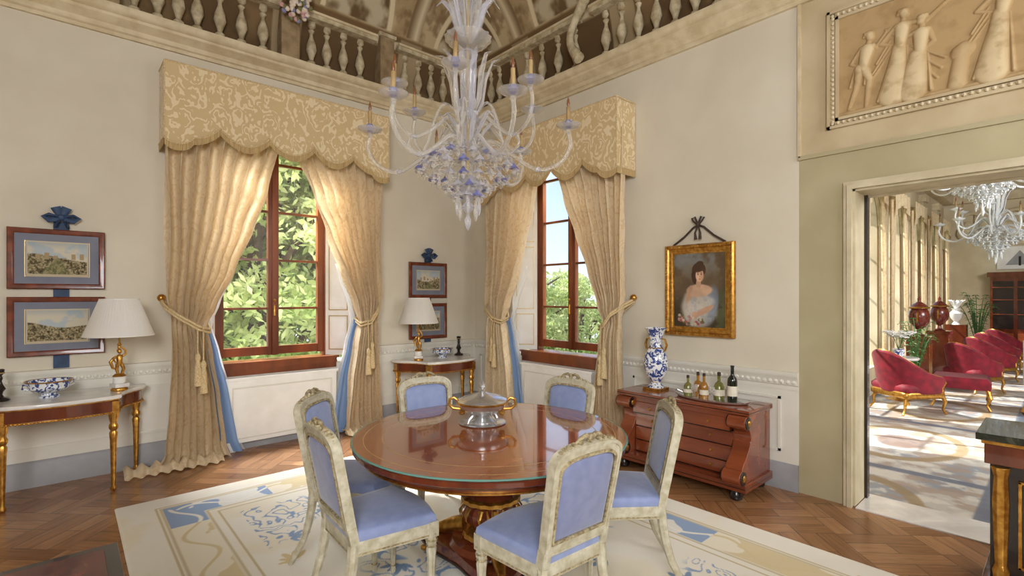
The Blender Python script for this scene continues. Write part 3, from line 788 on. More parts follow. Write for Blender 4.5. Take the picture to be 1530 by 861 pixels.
def lamp_mesh():
    b=MB()
    b.lathe([(.055,0),(.06,.01),(.055,.02),(.05,.03)],M_gold,n=20)
    b.box((0,0,.045),(.10,.10,.03),M_marbW)
    b.lathe([(.04,.06),(.044,.065),(.044,.10),(.048,.11),(.04,.118)],M_porcW,n=20)
    b.lathe([(.045,.118),(.048,.125),(.035,.135),(.03,.14)],M_gold,n=20)
    G=M_gold
    b.tube([(-.012,0,.14),(-.016,.008,.18),(-.012,0,.225)],[.010,.013,.016],G,8)
    b.tube([(.014,-.01,.14),(.024,-.016,.18),(.012,0,.225)],[.010,.013,.016],G,8)
    b.tube([(0,0,.215),(0,-.002,.25),(0,0,.285),(0,0,.30)],[.022,.020,.024,.010],G,10)
    b.ball((0,-.004,.325),(.017,.018,.021),G,10); b.ball((0,.006,.332),(.018,.016,.017),G,8)
    b.tube([(.022,0,.285),(.045,-.006,.30),(.038,-.01,.335),(.012,0,.36)],[.010,.009,.008,.006],G,8)
    b.tube([(-.022,0,.285),(-.045,-.004,.262),(-.034,-.02,.235)],[.010,.008,.006],G,8)
    b.tube([(-.03,.012,.28),(-.055,.02,.24),(-.04,.018,.19),(-.01,.012,.17)],[.008,.012,.010,.004],G,8)
    b.lathe([(.008,.345),(.014,.36),(.008,.37),(.018,.38),(.006,.40),(.006,.62)],G,n=12)
    n=120
    L=[]
    for r,z in ((.235,.455),(.235,.462),(.130,.755),(.127,.762)):
        L.append([((r+(.004 if i%2 else -.002))*math.cos(2*PI*i/n),(r+(.004 if i%2 else -.002))*math.sin(2*PI*i/n),z) for i in range(n)])
    b.loft(L,M_shade,cap=False)
    for r,z in ((.237,.458),(.131,.758)):
        b.tube([(r*math.cos(2*PI*i/48),r*math.sin(2*PI*i/48),z) for i in range(48)],.005,M_white,6,closed=True)
    for k in range(3):
        a=k*2*PI/3; b.tube([(0,0,.75),(.128*math.cos(a),.128*math.sin(a),.757)],.002,G,5)
    b.ball((0,0,.60),(.025,.025,.035),M_white,10)
    return b.mesh('table_lamp',60)
lm=lamp_mesh()
put(lm,'table_lamp',(.33,5.27,.762),20); put(lm,'table_lamp.001',(3.19,5.27,.762),-30)

def bowl_mesh():
    b=MB()
    b.lathe([(0,0),(.07,0),(.075,.012),(.055,.02),(.05,.035),(.10,.05),(.135,.08),(.142,.115),(.15,.135),(.155,.14),(.147,.142),(.135,.115),(.12,.09),(.0,.06)],M_porc,n=36)
    for s_ in (-1,1): b.tube([(s_*.135,0,.12),(s_*.17,0,.125),(s_*.175,0,.095),(s_*.135,0,.075)],.008,M_porc,8)
    b.lathe([(.158,.136),(.161,.141),(.158,.146),(.151,.143)],M_gold,n=36)
    return b.mesh('porcelain_bowl')
bm_=bowl_mesh(); put(bm_,'porcelain_bowl',(-.10,5.30,.762),20,sc=.9); put(bm_,'porcelain_bowl.001',(3.58,5.34,.762),0,sc=.8)
def candlestick():
    b=MB()
    b.lathe([(.055,0),(.06,.008),(.05,.02),(.025,.03),(.015,.05),(.02,.07),(.035,.09),(.02,.12),(.012,.15),(.018,.17),(.012,.19),(.025,.21),(.028,.235),(.018,.24),(.0,.236)],M_dark,n=20)
    b.lathe([(.026,.205),(.030,.21),(.026,.215)],M_goldln,n=20)
    return b.mesh('candlestick')
cs=candlestick(); put(cs,'candlestick',(-.37,5.32,.762)); put(cs,'candlestick.001',(3.88,5.40,.762),sc=1.05)

# ---------------------------------------------------------------- framed prints
def print_cols(U,V,kind):
    n=fbm(U*1.6,V,10,kind,5); n2=fbm(U*1.6,V,28,kind+2,3)
    sky=solid(U,(190,200,204)); sky=mixc(sky,(220,212,190),sm(fbm(U,V,4,kind,4),.45,.6)); sky=mixc(sky,(146,166,182),sm(V,.75,1)*.5)
    land=solid(U,(156,142,108)); land=mixc(land,(104,96,70),sm(n,.45,.6)); land=mixc(land,(204,188,150),sm(n2,.52,.68)*.8); land=mixc(land,(60,52,44),sm(.35-n2,0,.13))
    hz=.52+.10*np.sin(U*4+kind)+.05*fbm(U,V*0,9,1)
    t=sm(hz-V,-.01,.02); c=sky*(1-t[...,None])+land*t[...,None]
    if kind%2:
        bl=(np.floor(U*14)%2<.5)&(V>.5)&(V<.5+.18*np.abs(np.sin(np.floor(U*7)*2.3))); c[bl]=(180,160,124)
        lane=(1-sm(np.abs(U-.5)-(hz-V)*.5,0,.02))*t; c=mixc(c,(136,138,94),lane*.5)
    c=mixc(c,(214,202,174),(sm(np.abs(U-.5),.475,.48)+sm(np.abs(V-.5),.46,.465)).clip(0,1))
    c=mixc(c,(206,192,164),1-sm(V,.07,.075))
    return c*.93
def framed_print(x,z,w,h,kind):
    b=MB(); t=.042
    def lp(k): return [(-w/2+k,-h/2+k),(w/2-k,-h/2+k),(w/2-k,h/2-k),(-w/2+k,h/2-k)]
    L=[[(px,yy,pz) for px,pz in lp(k)] for k,yy in ((0,0),(0,-.02),(.008,-.028),(.03,-.022),(t,-.014),(t,0))]
    b.loft(L,M_frame,cap=False)
    b.bx(-w/2+.03,w/2-.03,-.010,-.002,-h/2+.03,h/2-.03,M_matb)
    b.ring(lp(.10),lp(.105),-.0125,-.010,M_goldln)
    o=b.obj('framed_print',(x,Y1-.018,z),0,30)
    pw,ph=w-.22,h-.20
    U,V=grid(130,90); P=np.stack([-pw/2+U*pw,np.full_like(U,-.013),-ph/2+V*ph],-1)
    painted('print_sheet',P,print_cols(U,V,kind),M_print,parent=o)
def ribbon(x,ztop,zbot):
    b=MB()
    b.bx(-.05,.05,-.012,-.008,zbot,ztop+.04,M_bluerib)
    for s_ in (-1,1):
        b.tube([(0,-.045,ztop+.07),(s_*.03,-.052,ztop+.085),(s_*.075,-.052,ztop+.095),(s_*.105,-.048,ztop+.075),(s_*.075,-.052,ztop+.052),(s_*.03,-.052,ztop+.06),(0,-.045,ztop+.07)],[.012,.020,.026,.028,.026,.020,.012],M_bluerib,8,sq=.5)
        b.tube([(0,-.042,ztop+.07),(s_*.02,-.046,ztop+.12),(s_*.035,-.046,ztop+.16)],[.014,.028,.034],M_bluerib,8,sq=.35)
        b.tube([(0,-.042,ztop+.07),(s_*.03,-.046,ztop+.02),(s_*.04,-.046,ztop-.005)],[.014,.026,.03],M_bluerib,8,sq=.35)
    b.ball((0,-.055,ztop+.075),(.026,.018,.026),M_bluerib,10)
    b.obj('ribbon_bow',(x,Y1,0))
framed_print(-.05,1.85,.60,.49,1); framed_print(-.05,1.30,.60,.48,2); ribbon(-.03,2.12,.95)
framed_print(3.52,1.75,.57,.46,3); framed_print(3.52,1.22,.57,.46,4); ribbon(3.52,2.00,.94)

# ---------------------------------------------------------------- portrait
def portrait():
    w,h=.66,.84; b=MB()
    def lp(k): return [(-w/2+k,-h/2+k),(w/2-k,-h/2+k),(w/2-k,h/2-k),(-w/2+k,h/2-k)]
    L=[[(px,yy,pz) for px,pz in lp(k)] for k,yy in ((0,0),(0,-.035),(.012,-.05),(.03,-.045),(.04,-.03),(.065,-.028),(.075,-.018),(.085,-.016),(.085,0))]
    b.loft(L,M_gold,cap=False)
    def beads(k,yy,r,st):
        a,c=w/2-k,h/2-k; x=-a
        while x<=a: 
            for s_ in(-1,1): b.ball((x,yy,s_*c),r,M_gold,6)
            x+=st
        z=-c
        while z<=c:
            for s_ in(-1,1): b.ball((s_*a,yy,z),r,M_gold,6)
            z+=st
    beads(.022,-.045,.011,.026); beads(.07,-.025,.006,.014)
    b.bx(-w/2+.05,w/2-.05,-.010,0,-h/2+.05,h/2-.05,M_brown)
    for s_ in (-1,1):
        b.tube([(s_*.25,-.02,h/2),(s_*.14,-.02,h/2+.07),(s_*.05,-.02,h/2+.15),(0,-.02,h/2+.17)],.010,M_brown,8)
        b.tube([(0,-.03,h/2+.17),(s_*.04,-.035,h/2+.205),(s_*.058,-.03,h/2+.235),(s_*.03,-.03,h/2+.245),(0,-.03,h/2+.18)],.009,M_brown,8)
        b.tube([(0,-.03,h/2+.17),(s_*.025,-.035,h/2+.10),(s_*.02,-.03,h/2+.04)],[.007,.009,.014],M_brown,8)
    b.ball((0,-.03,h/2+.18),.022,M_brown,10)
    o=b.obj('framed_portrait',(X1-.005,2.244,1.60),-90,35)
    pw,ph=w-.17,h-.17
    U,V=grid(260,340)
    n=fbm(U,V*1.3,4,1,5); n2=fbm(U,V*1.3,14,3,4)
    c=solid(U,(106,88,66)); c=mixc(c,(122,124,122),sm(V,.55,1)*sm(n,.4,.62)); c=mixc(c,(72,60,42),sm(.55-V,0,.4)); c=mixc(c,(128,106,72),sm(n2,.55,.75)*.4)
    c=mixc(c,(86,88,60),sm(U,.7,.95)*sm(.62-V,0,.2)*sm(n2,.4,.5))
    def el(cx,cy,rx,ry,rot=0,soft=.06):
        x=U-cx; y=(V-cy); ca,sa=math.cos(rot),math.sin(rot); X=x*ca+y*sa; Y=-x*sa+y*ca
        return 1-sm(np.sqrt((X/rx)**2+(Y/ry)**2),1-soft,1+soft)
    skin=(206,168,138); hair=(76,54,40)
    c=mixc(c,hair,el(.50,.775,.135,.10)); c=mixc(c,(70,48,36),el(.41,.67,.05,.09,.3)); c=mixc(c,hair,el(.52,.86,.07,.035))
    c=mixc(c,(166,158,146),el(.50,.26,.34,.28,0,.15)); c=mixc(c,(128,138,154),el(.72,.30,.14,.26,-.3,.2)*.8); c=mixc(c,(198,188,172),el(.45,.28,.24,.24,0,.3))
    c=mixc(c,skin,el(.51,.50,.25,.080,0,.12)); c=mixc(c,(190,150,120),el(.495,.585,.048,.085)); c=mixc(c,(194,154,124),el(.31,.41,.06,.16,-.25,.12)); c=mixc(c,skin,el(.50,.44,.16,.10,0,.2))
    c=mixc(c,(196,188,176),el(.52,.32,.27,.09,.1,.25)*.9); c=mixc(c,(170,170,170),sm(n2,.5,.6)*el(.52,.22,.32,.2,0,.2)*.7)
    c=mixc(c,(198,158,130),el(.60,.22,.20,.042,.35)); c=mixc(c,(198,158,130),el(.42,.16,.06,.05))
    c=mixc(c,(212,172,142),el(.515,.70,.078,.088,0,.08)); c=mixc(c,(182,134,106),el(.562,.69,.03,.065,0,.5)*.5); c=mixc(c,hair,el(.50,.785,.105,.04,.1,.2))
    for ex in (.485,.547): c=mixc(c,(52,36,30),el(ex,.713,.012,.008)); c=mixc(c,(76,54,40),el(ex,.733,.020,.0045))
    c=mixc(c,(168,84,74),el(.516,.650,.019,.007)); c=mixc(c,(184,138,112),el(.520,.682,.009,.016))
    for k in range(34):
        rr=np.random.rand(4); fx=.10+.5*rr[0]; fy=.03+.16*rr[1]*(1-fx)
        c=mixc(c,[(190,138,128),(206,190,168),(166,94,86),(100,104,68)][k%4],el(fx,fy,.028,.02)*.9)
    c=c*(.78+.34*n)[...,None]
    P=np.stack([-pw/2+U*pw,np.full_like(U,-.014)-.0008*n2,-ph/2+V*ph],-1)
    painted('canvas',P,c,M_paint,parent=o)
portrait()

# ---------------------------------------------------------------- commode
def commode():
    b=MB(); L=1.16; W=M_mahogH
    b.bx(-L/2+.06,L/2-.06,-.36,0,.13,.62,W)
    dz=[(.50,.60),(.375,.49),(.25,.365),(.145,.24)]
    for i,(z0,z1) in enumerate(dz):
        f=-.36-(.045 if i==0 else .0)
        b.bx(-L/2+.14,L/2-.14,f-.018,f+.02,z0,z1,W)
        b.bx(-L/2+.13,L/2-.13,f-.006,-.33,z0-.010,z0,M_dark)
        for s_ in (-1,1): b.ball((s_*.27,f-.024,(z0+z1)/2),(.012,.010,.012),M_gold,8)
    b.bx(-L/2+.06,L/2-.06,-.42,0,.60,.64,W)
    b.bx(-L/2-.02,L/2+.02,-.44,0,.64,.68,W); b.bx(-L/2-.022,L/2+.022,-.442,0,.655,.662,M_dark)
    b.bx(-L/2-.02,L/2+.02,-.50,0,.075,.135,W); b.bx(-L/2-.022,L/2+.022,-.502,0,.10,.106,M_dark)
    prof=[(0,.64),(-.38,.64)]
    for i in range(15):
        t=i/14; z=.60-.42*t; y=-.44+.085*math.sin(PI*min(1,t*1.25))-.10*max(0,t-.35)/.65
        prof.append((y,z))
    prof+=[(-.54,.135),(0,.135)]
    for s_ in (-1,1):
        xa,xb=(L/2-.13,L/2) if s_>0 else (-L/2,-L/2+.13)
        b.loft([[(xa,y,z) for y,z in prof],[(xb,y,z) for y,z in prof]],W)
        RX=Matrix.Rotation(PI/2,4,'Y')
        for (y,z,r) in ((-.43,.585,.052),(-.515,.19,.056)):
            T_=Matrix.Translation(((xa+xb)/2,y,z))@RX
            b.lathe([(.0,-.072),(r,-.070),(r,.070),(0,.072)],W,n=24,M=T_)
            for e in (-1,1):
                b.lathe([(r*.9,e*.072),(r*.95,e*.077),(r*.6,e*.082),(.0,e*.080)],M_dark,n=24,M=T_)
                b.lathe([(r*.5,e*.081),(r*.3,e*.089),(0,e*.091)],M_gold,n=16,M=T_)
        for y in (-.46,-.05): b.lathe([(.03,0),(.045,.01),(.05,.035),(.04,.06),(.03,.078)],M_dark,(s_*(L/2-.07),y,0),n=20)
    return b.obj('commode',(X1-.045,2.20,0),-90,35,bevel=.004)
commode()
b=MB()
vp=[(0,0),(.075,0),(.08,.012),(.06,.025),(.045,.05),(.05,.07),(.085,.12),(.105,.18),(.11,.24),(.10,.30),(.075,.35),(.055,.39),(.052,.43),(.06,.48),(.085,.535),(.10,.55),(.095,.556),(.07,.53),(0,.50)]
b.lathe(vp,M_porc,n=40)
for z,r in ((.06,.047),(.37,.066)): b.lathe([(r-.004,z-.006),(r+.004,z),(r-.004,z+.006)],M_gold,n=32)
b.box((0,0,-.006),(.17,.17,.02),M_gold)
for s_ in (-1,1): b.tube([(0,s_*.055,.46),(0,s_*.095,.45),(0,s_*.11,.40),(0,s_*.10,.36),(0,s_*.08,.34)],[.007,.010,.012,.010,.006],M_gold,8)
b.obj('porcelain_vase',(4.08,2.56,.697))
b=MB(); n=40
b.loft([[(.30*k*math.cos(2*PI*i/n),.15*k*math.sin(2*PI*i/n),z) for i in range(n)] for k,z in ((.9,0),(1,.006),(1.03,.02),(1.0,.018),(.93,.008))],M_silver)
for s_ in (-1,1): b.tube([(s_*.29,-.05,.018),(s_*.33,-.03,.035),(s_*.335,.03,.035),(s_*.29,.05,.018)],.006,M_silver,8)
b.obj('silver_tray',(4.03,2.0,.681),-90)
def bottle(name,x,y,prof,m,label=None,cork=None):
    b=MB(); b.lathe(prof,m,n=20)
    if label: r,z0,z1=label; b.lathe([(r,z0),(r+.001,z0),(r+.001,z1),(r,z1)],M_label,n=20)
    if cork: r,z0,z1=cork; b.lathe([(0,z0),(r,z0),(r*1.1,z1),(0,z1+.004)],M_brown,n=14)
    b.obj(name,(x,y,.690))
wp=[(0,0),(.036,0),(.038,.01),(.038,.17),(.034,.19),(.016,.215),(.0135,.225),(.0135,.28),(.016,.285),(.016,.295),(0,.297)]
bottle('wine_bottle',4.02,1.82,wp,M_wine,(.0385,.05,.13))
dp=[(0,0),(.042,0),(.045,.02),(.043,.10),(.03,.13),(.013,.145),(.013,.19),(.02,.195),(0,.197)]
bottle('liqueur_bottle',4.06,1.95,dp,M_amberg,(.0455,.03,.08),(.014,.195,.22))
bottle('liqueur_bottle.001',4.00,2.05,[(r*.8,z*.95) for r,z in dp],M_amber,(.0365,.03,.07),(.012,.186,.205))
bottle('liqueur_bottle.002',4.07,2.14,[(r*.9,z*.9) for r,z in dp],M_amber,None,(.012,.176,.2))
bottle('liqueur_bottle.003',3.99,2.19,[(r*.8,z*.8) for r,z in dp],M_amberg,(.0365,.03,.06),(.012,.156,.175))
gp=[(0,0),(.028,0),(.028,.003),(.004,.006),(.004,.05),(.02,.06),(.028,.09),(.025,.115),(.023,.115),(.025,.09),(.0,.065)]
b=MB(); b.lathe(gp,M_glassC,n=16); g=b.mesh('sherry_glass')
for i,(x,y) in enumerate(((3.93,1.95),(3.93,2.10))): put(g,'sherry_glass' if i==0 else 'sherry_glass.%03d'%i,(x,y,.690))

# ---------------------------------------------------------------- chandelier
def chandelier_mesh(G,GB,GL,stemtop=3.5):
    b=MB()
    b.lathe([(.0,0),(.012,.02),(.022,.06),(.010,.09),(.016,.11),(.04,.14),(.02,.17),(.03,.19),(.05,.22),(.09,.25),(.10,.27),(.06,.30),(.035,.33)],GL,n=20)
    b.lathe([(.035,.33),(.03,.40),(.05,.44),(.11,.47),(.12,.49),(.06,.51),(.03,.54),(.045,.60),(.055,.64),(.03,.68)],G,n=24)
    b.lathe([(.03,.68),(.025,.72),(.05,.75),(.055,.78),(.03,.81),(.022,.85),(.04,.88),(.045,.93),(.025,.96),(.02,1.0),(.05,1.03),(.06,1.06),(.03,1.09)],GL,n=20)
    b.lathe([(.03,1.09),(.10,1.11),(.14,1.145),(.145,1.16),(.10,1.135),(.03,1.115)],G,n=32,flute=16,fd=.08)
    b.lathe([(.03,1.12),(.035,1.2),(.06,1.25),(.04,1.30),(.025,1.34),(.08,1.38),(.12,1.42),(.08,1.405),(.03,1.40),(.025,1.5),(.04,1.56),(.02,1.62)],G,n=32,flute=16,fd=.08)
    b.tube([(0,0,1.6),(0,0,stemtop)],.008,M_goldln,6)
    b.lathe([(.07,stemtop-.05),(.09,stemtop-.01),(.0,stemtop)],M_gold,n=20)
    b.tube([(0,0,.10),(0,0,1.6)],.009,M_goldln,6)
    def cup(M,h,r):
        z=h
        b.lathe([(.008,-.03),(.018,-.015),(.012,-.005),(.05,.005),(.072,.02),(.075,.026),(.05,.016),(.008,.012)],G,(r,0,z),n=18,M=M)
        b.lathe([(.014,.008),(.024,.022),(.026,.035),(.018,.05)],GB,(r,0,z),n=12,M=M)
        b.lathe([(.012,.05),(.012,.13),(.007,.135)],M_candle,(r,0,z),n=10,M=M)
        b.lathe([(.006,.135),(.010,.15),(.006,.175),(.001,.19)],M_bulb,(r,0,z),n=8,M=M)
    def curve(P):
        P=[Vector(p) for p in P]; P=[2*P[0]-P[1]]+P+[2*P[-1]-P[-2]]; o=[]
        for i in range(1,len(P)-2):
            for k in range(6):
                t=k/6; a,b_,c,d=P[i-1],P[i],P[i+1],P[i+2]
                o.append(.5*((2*b_)+(c-a)*t+(2*a-5*b_+4*c-d)*t*t+(3*b_-a-3*c+d)*t**3))
        o.append(P[-2]); return o
    for k in range(6):
        M=Matrix.Rotation(k*PI/3+.12,4,'Z')
        b.tube(curve([(.05,0,.52),(.16,0,.53),(.28,0,.44),(.42,0,.36),(.55,0,.40),(.61,0,.50),(.60,0,.58)]),.0125,G,8,M=M); cup(M,.60,.60)
        b.ball((.42,0,.362),(.018,.016,.016),GL,8,M=M)
        M=Matrix.Rotation(k*PI/3+.12+PI/6,4,'Z')
        b.tube(curve([(.05,0,.62),(.13,0,.66),(.22,0,.58),(.33,0,.52),(.42,0,.58),(.45,0,.68),(.44,0,.76)]),.0115,G,8,M=M); cup(M,.78,.44)
        b.ball((.33,0,.522),(.018,.014,.014),GL,8,M=M)
        b.tube(curve([(.05,0,.68),(.14,0,.74),(.20,0,.66),(.25,0,.50),(.30,0,.42),(.36,0,.46),(.35,0,.52)]),[.008]*37,G,6,M=M)
    for k in range(12):
        M=Matrix.Rotation(k*PI/6,4,'Z'); o=.02*(k%2)
        b.tube([(.03,0,.66),(.09,0,.76+o),(.11,0,.90+o),(.15,0,1.0+o),(.20,0,1.02)],[.008,.02,.022,.014,.003],G if k%2 else GL,6,M=M,sq=.3)
        b.tube([(.03,0,1.15),(.07,0,1.24),(.10,0,1.34+o),(.16,0,1.40+o),(.20,0,1.37)],[.006,.018,.02,.012,.002],G if k%2 else GL,6,M=M,sq=.3)
        b.tube([(.03,0,1.30),(.06,0,1.42),(.09,0,1.52+o),(.14,0,1.58+o),(.17,0,1.55)],[.006,.018,.02,.012,.002],GL if k%2 else G,6,M=M,sq=.3)
        b.tube([(.03,0,.48),(.10,0,.60),(.17,0,.66+o),(.22,0,.62)],[.006,.016,.014,.003],GL,6,M=M,sq=.3)
    for n,r,h in ((20,.29,.37),(18,.25,.43),(16,.21,.32),(14,.16,.47),(12,.13,.27),(8,.08,.22)):
        for k in range(n):
            a=2*PI*k/n+h*7; M=Matrix.Rotation(a,4,'Z')
            b.tube([(r*.5,0,h+.05),(r*.85,0,h+.045),(r,0,h+.01)],.004,G,5,M=M)
            mm=GB if k%4==0 else (GL if k%2 else G)
            b.lathe([(.004,.015),(.012,.0),(.030,-.012),(.034,-.02),(.012,-.010)],mm,(r,0,h),n=10,M=M,flute=5,fd=.3)
            b.lathe([(.003,-.012),(.010,-.03),(.012,-.042),(.002,-.055)],G,(r,0,h),n=8,M=M)
    for k in range(8):
        M=Matrix.Rotation(k*PI/4,4,'Z')
        b.lathe([(.002,.10),(.008,.08),(.013,.03),(.009,.0),(.001,-.02)],GL if k%2 else G,(.065,0,.08+.03*(k%2)),n=8,M=M)
    return b.mesh('chandelier',50)
ch=chandelier_mesh(M_glassC,M_glassB,M_glassL)
put(ch,'chandelier',(1.80,2.41,1.94),8)

# ---------------------------------------------------------------- near side pieces
b=MB()
b.bx(-1.15,.11,1.25,2.06,.70,.735,M_marbR); b.bx(-1.165,.125,1.235,2.075,.735,.745,M_dark)
b.bx(-1.13,.09,1.27,2.04,.745,.748,M_marbR)
b.bx(-1.08,.04,1.32,1.99,.60,.70,M_mahog)
for x in (-1.02,-.02):
    for y in (1.38,1.93): b.lathe([(.018,0),(.025,.02),(.018,.05),(.032,.5),(.022,.55),(.036,.60),(.036,.66)],M_gold,(x,y,0),n=20,flute=8,fd=.1)
b.obj('marble_side_table',bevel=.003)
b=MB()
b.bx(3.45,3.92,-.75,.32,.82,.855,M_marbG); b.bx(3.47,3.90,-.73,.30,.80,.82,M_gold); b.bx(3.48,3.89,-.72,.29,.70,.80,M_mahog); b.bx(3.50,3.87,-.70,.27,.12,.70,M_dark)
b.bx(3.47,3.90,-.73,.30,.04,.12,M_mahog)
for y in (-.66,.23): b.lathe([(.03,0),(.035,.05),(.025,.08),(.035,.4),(.028,.52),(.04,.57)],M_gold,(3.50,y,.12),n=16,flute=8,fd=.1)
for y0,y1 in ((-.60,-.24),(-.19,.17)):
    for (a,c,z0,z1) in ((y0,y1,.2,.215),(y0,y1,.62,.635),(y0,y0+.015,.2,.635),(y1-.015,y1,.2,.635)): b.bx(3.488,3.50,a,c,z0,z1,M_gold)
for x in (3.51,3.86):
    for y in (-.69,.26): b.ball((x,y,.022),(.035,.035,.022),M_gold,10)
b.obj('marble_top_cabinet',bevel=.003)
b=MB()
b.lathe([(.05,0),(.06,.01),(.03,.03),(.045,.06),(.07,.10),(.06,.13),(.045,.14),(.0,.13)],M_gold,n=24,flute=12,fd=.08)
b.obj('gilt_bowl',(3.66,.10,.856))

# ---------------------------------------------------------------- gallery beyond the door
GX0,GX1,GY0,GY1,GH=4.62,17.2,-5.0,2.2,4.6
M_gwall=mat('gallery_plaster',C(216,203,174),C(194,178,146),rough=.8,scale=1.5,detail=6)
M_gceil=mat('gallery_fresco',C(182,158,124),C(146,120,92),rough=.9,scale=2,detail=7)
b=MB(); b.bx(4.67,GX1,GY0,GY1,-.1,-.006,M_marbW); b.obj('floor_gallery')
U,V=grid(700,400); X=GX0+.05+U*(GX1-GX0-.1); Y=GY0+V*(GY1-GY0-.15)
n=fbm(X,Y,3,1,5); n2=fbm(X,Y,8,4,4)
c=solid(X,(184,180,172)); c=mixc(c,(130,138,148),sm(n,.48,.58)*.8); c=mixc(c,(156,138,124),sm(n2,.54,.62)*.7); c=mixc(c,(206,202,190),sm(.46-n2,0,.08)*.8)
gx=(X*1.0)%2.2; gy=(Y*1.0+.4)%1.6; ln=np.maximum(1-sm(np.abs(gx-1.1),.05,.07),1-sm(np.abs(gy-.8),.04,.06)); c=mixc(c,(92,102,120),ln*.8)
gx2=(X+1.1)%2.2; gy2=(Y+1.2)%1.6
e=np.abs((gx2-1.1)/.8)**2+np.abs((gy2-.8)/.55)**2; c=mixc(c,(144,124,92),(1-sm(np.abs(e-.8),.12,.18))*.8); c=mixc(c,(112,96,90),(1-sm(e,.10,.16))*.7)
painted('gallery_carpet',np.stack([X,Y,np.full_like(X,.004)],-1),c,M_mosaic)
b=MB(); wx=[6.4,8.1,9.8,11.5,13.2,14.9,16.4]; hw=.56
prev=GX0
for x in wx:
    b.bx(prev,x-hw,GY1,GY1+.3,0,GH,M_gwall)
    arch=[(x-hw,GH),(x-hw,2.75)]+[(x-hw*math.cos(PI*i/12),2.75+hw*math.sin(PI*i/12)) for i in range(1,12)]+[(x+hw,2.75),(x+hw,GH)]
    b.loft([[(px,GY1,pz) for px,pz in arch],[(px,GY1+.3,pz) for px,pz in arch]],M_gwall)
    b.bx(x-hw,x+hw,GY1,GY1+.3,0,.35,M_gwall)
    prev=x+hw
b.bx(prev,GX1,GY1,GY1+.3,0,GH,M_gwall)
b.obj('wall_gallery_left')
b=MB()
for x in [ (a+c)/2 for a,c in zip(wx,wx[1:])]:
    b.bx(x-.12,x+.12,GY1-.08,GY1,0,3.6,M_stone); b.bx(x-.17,x+.17,GY1-.13,GY1,3.6,3.75,M_trim)
for x in wx:
    b.tube([(x-(hw+.05)*math.cos(PI*i/12),GY1-.02,2.75+(hw+.05)*math.sin(PI*i/12)) for i in range(13)],.04,M_trim,6)
b.bx(GX0,GX1-.1,GY1-.2,GY1,3.9,4.1,M_trim); b.bx(GX1-.15,GX1,GY0,GY1-.2,3.9,4.1,M_trim)
b.obj('trim_gallery')
b=MB()
for i,x in enumerate(wx):
    for s_ in (-1,1):
        b.sheet(lambda u,v:(x+s_*(hw+.06-(.08+.20*max(0,v*1.2-.4))*u),GY1-.10-.03*math.sin(u*22),.05+v*3.2),24,8,M_silk)
    b.sheet(lambda u,v:(x-hw-.05+(2*hw+.1)*u,GY1-.16-.02*math.sin(u*30),3.42-v*(.22+.25*abs(2*u-1)**2)),40,4,M_silk)
    for z in (.9,1.6,2.3,3.0): b.bx(x-hw,x+hw,GY1+.18,GY1+.2,z-.015,z+.015,M_white)
    b.bx(x-.02,x+.02,GY1+.17,GY1+.21,.35,3.27,M_white)
b.obj('gallery_curtains',ang=70)
b=MB(); b.bx(GX1,GX1+.2,GY0,GY1+.3,0,GH,M_gwall); b.obj('wall_gallery_end')
b=MB()
for i in range(26):
    y=1.85-.11*i; b.ball((GX1-.06,y,3.15+.16*math.sin(i*1.9)),(.05,.10,.15),M_trim,8)
b.tube([(GX1-.06,1.85-.1*i,3.55+.10*math.sin(i*.8)) for i in range(28)],.05,M_trim,8)
b.bx(GX1-.06,GX1-.01,-1.4,1.3,2.80,2.88,M_trim)
b.obj('stucco_relief')
b=MB(); b.bx(GX0,GX1,GY0-.2,GY0,0,GH,M_gwall); b.obj('wall_gallery_right')
b=MB(); b.bx(GX0,GX1,GY0,GY1+.3,GH,GH+.1,M_gceil)
b.sheet(lambda u,v:(GX0+(GX1-GX0)*u,GY1-.9*(1-math.cos(v*PI/2)),4.1+.5*math.sin(v*PI/2)),10,8,M_gceil); b.obj('ceiling_gallery')
b=MB(); yc=.35
b.bx(GX1-.35,GX1-.03,yc-1.2,yc+.95,0.005,2.0,M_mahog); b.bx(GX1-.40,GX1-.03,yc-1.25,yc+1.0,2.0,2.12,M_mahog)
for k in range(5):
    a=yc+.90-.43*k; b.bx(GX1-.37,GX1-.35,a-.36,a,.75,1.9,M_dark)
    for z in (1.1,1.45,1.75): b.bx(GX1-.385,GX1-.37,a-.36,a,z-.01,z+.01,M_mahogH)
    b.bx(GX1-.37,GX1-.35,a-.36,a,.1,.65,M_mahogH)
b.obj('bookcase')
b=MB(); b.bx(GX1-.04,GX1-.02,-.85,1.2,2.2,2.75,M_white)
for k in range(3):
    b.loft([[(GX1-.05,1.05-.65*k,2.3),(GX1-.05,.55-.65*k,2.3),(GX1-.05,.80-.65*k,2.65)],[(GX1-.04,1.05-.65*k,2.3),(GX1-.04,.55-.65*k,2.3),(GX1-.04,.80-.65*k,2.65)]],M_base)
    b.bx(GX1-.055,GX1-.04,.78-.65*k,.82-.65*k,2.28,2.5,M_dark)
b.obj('architectural_print')

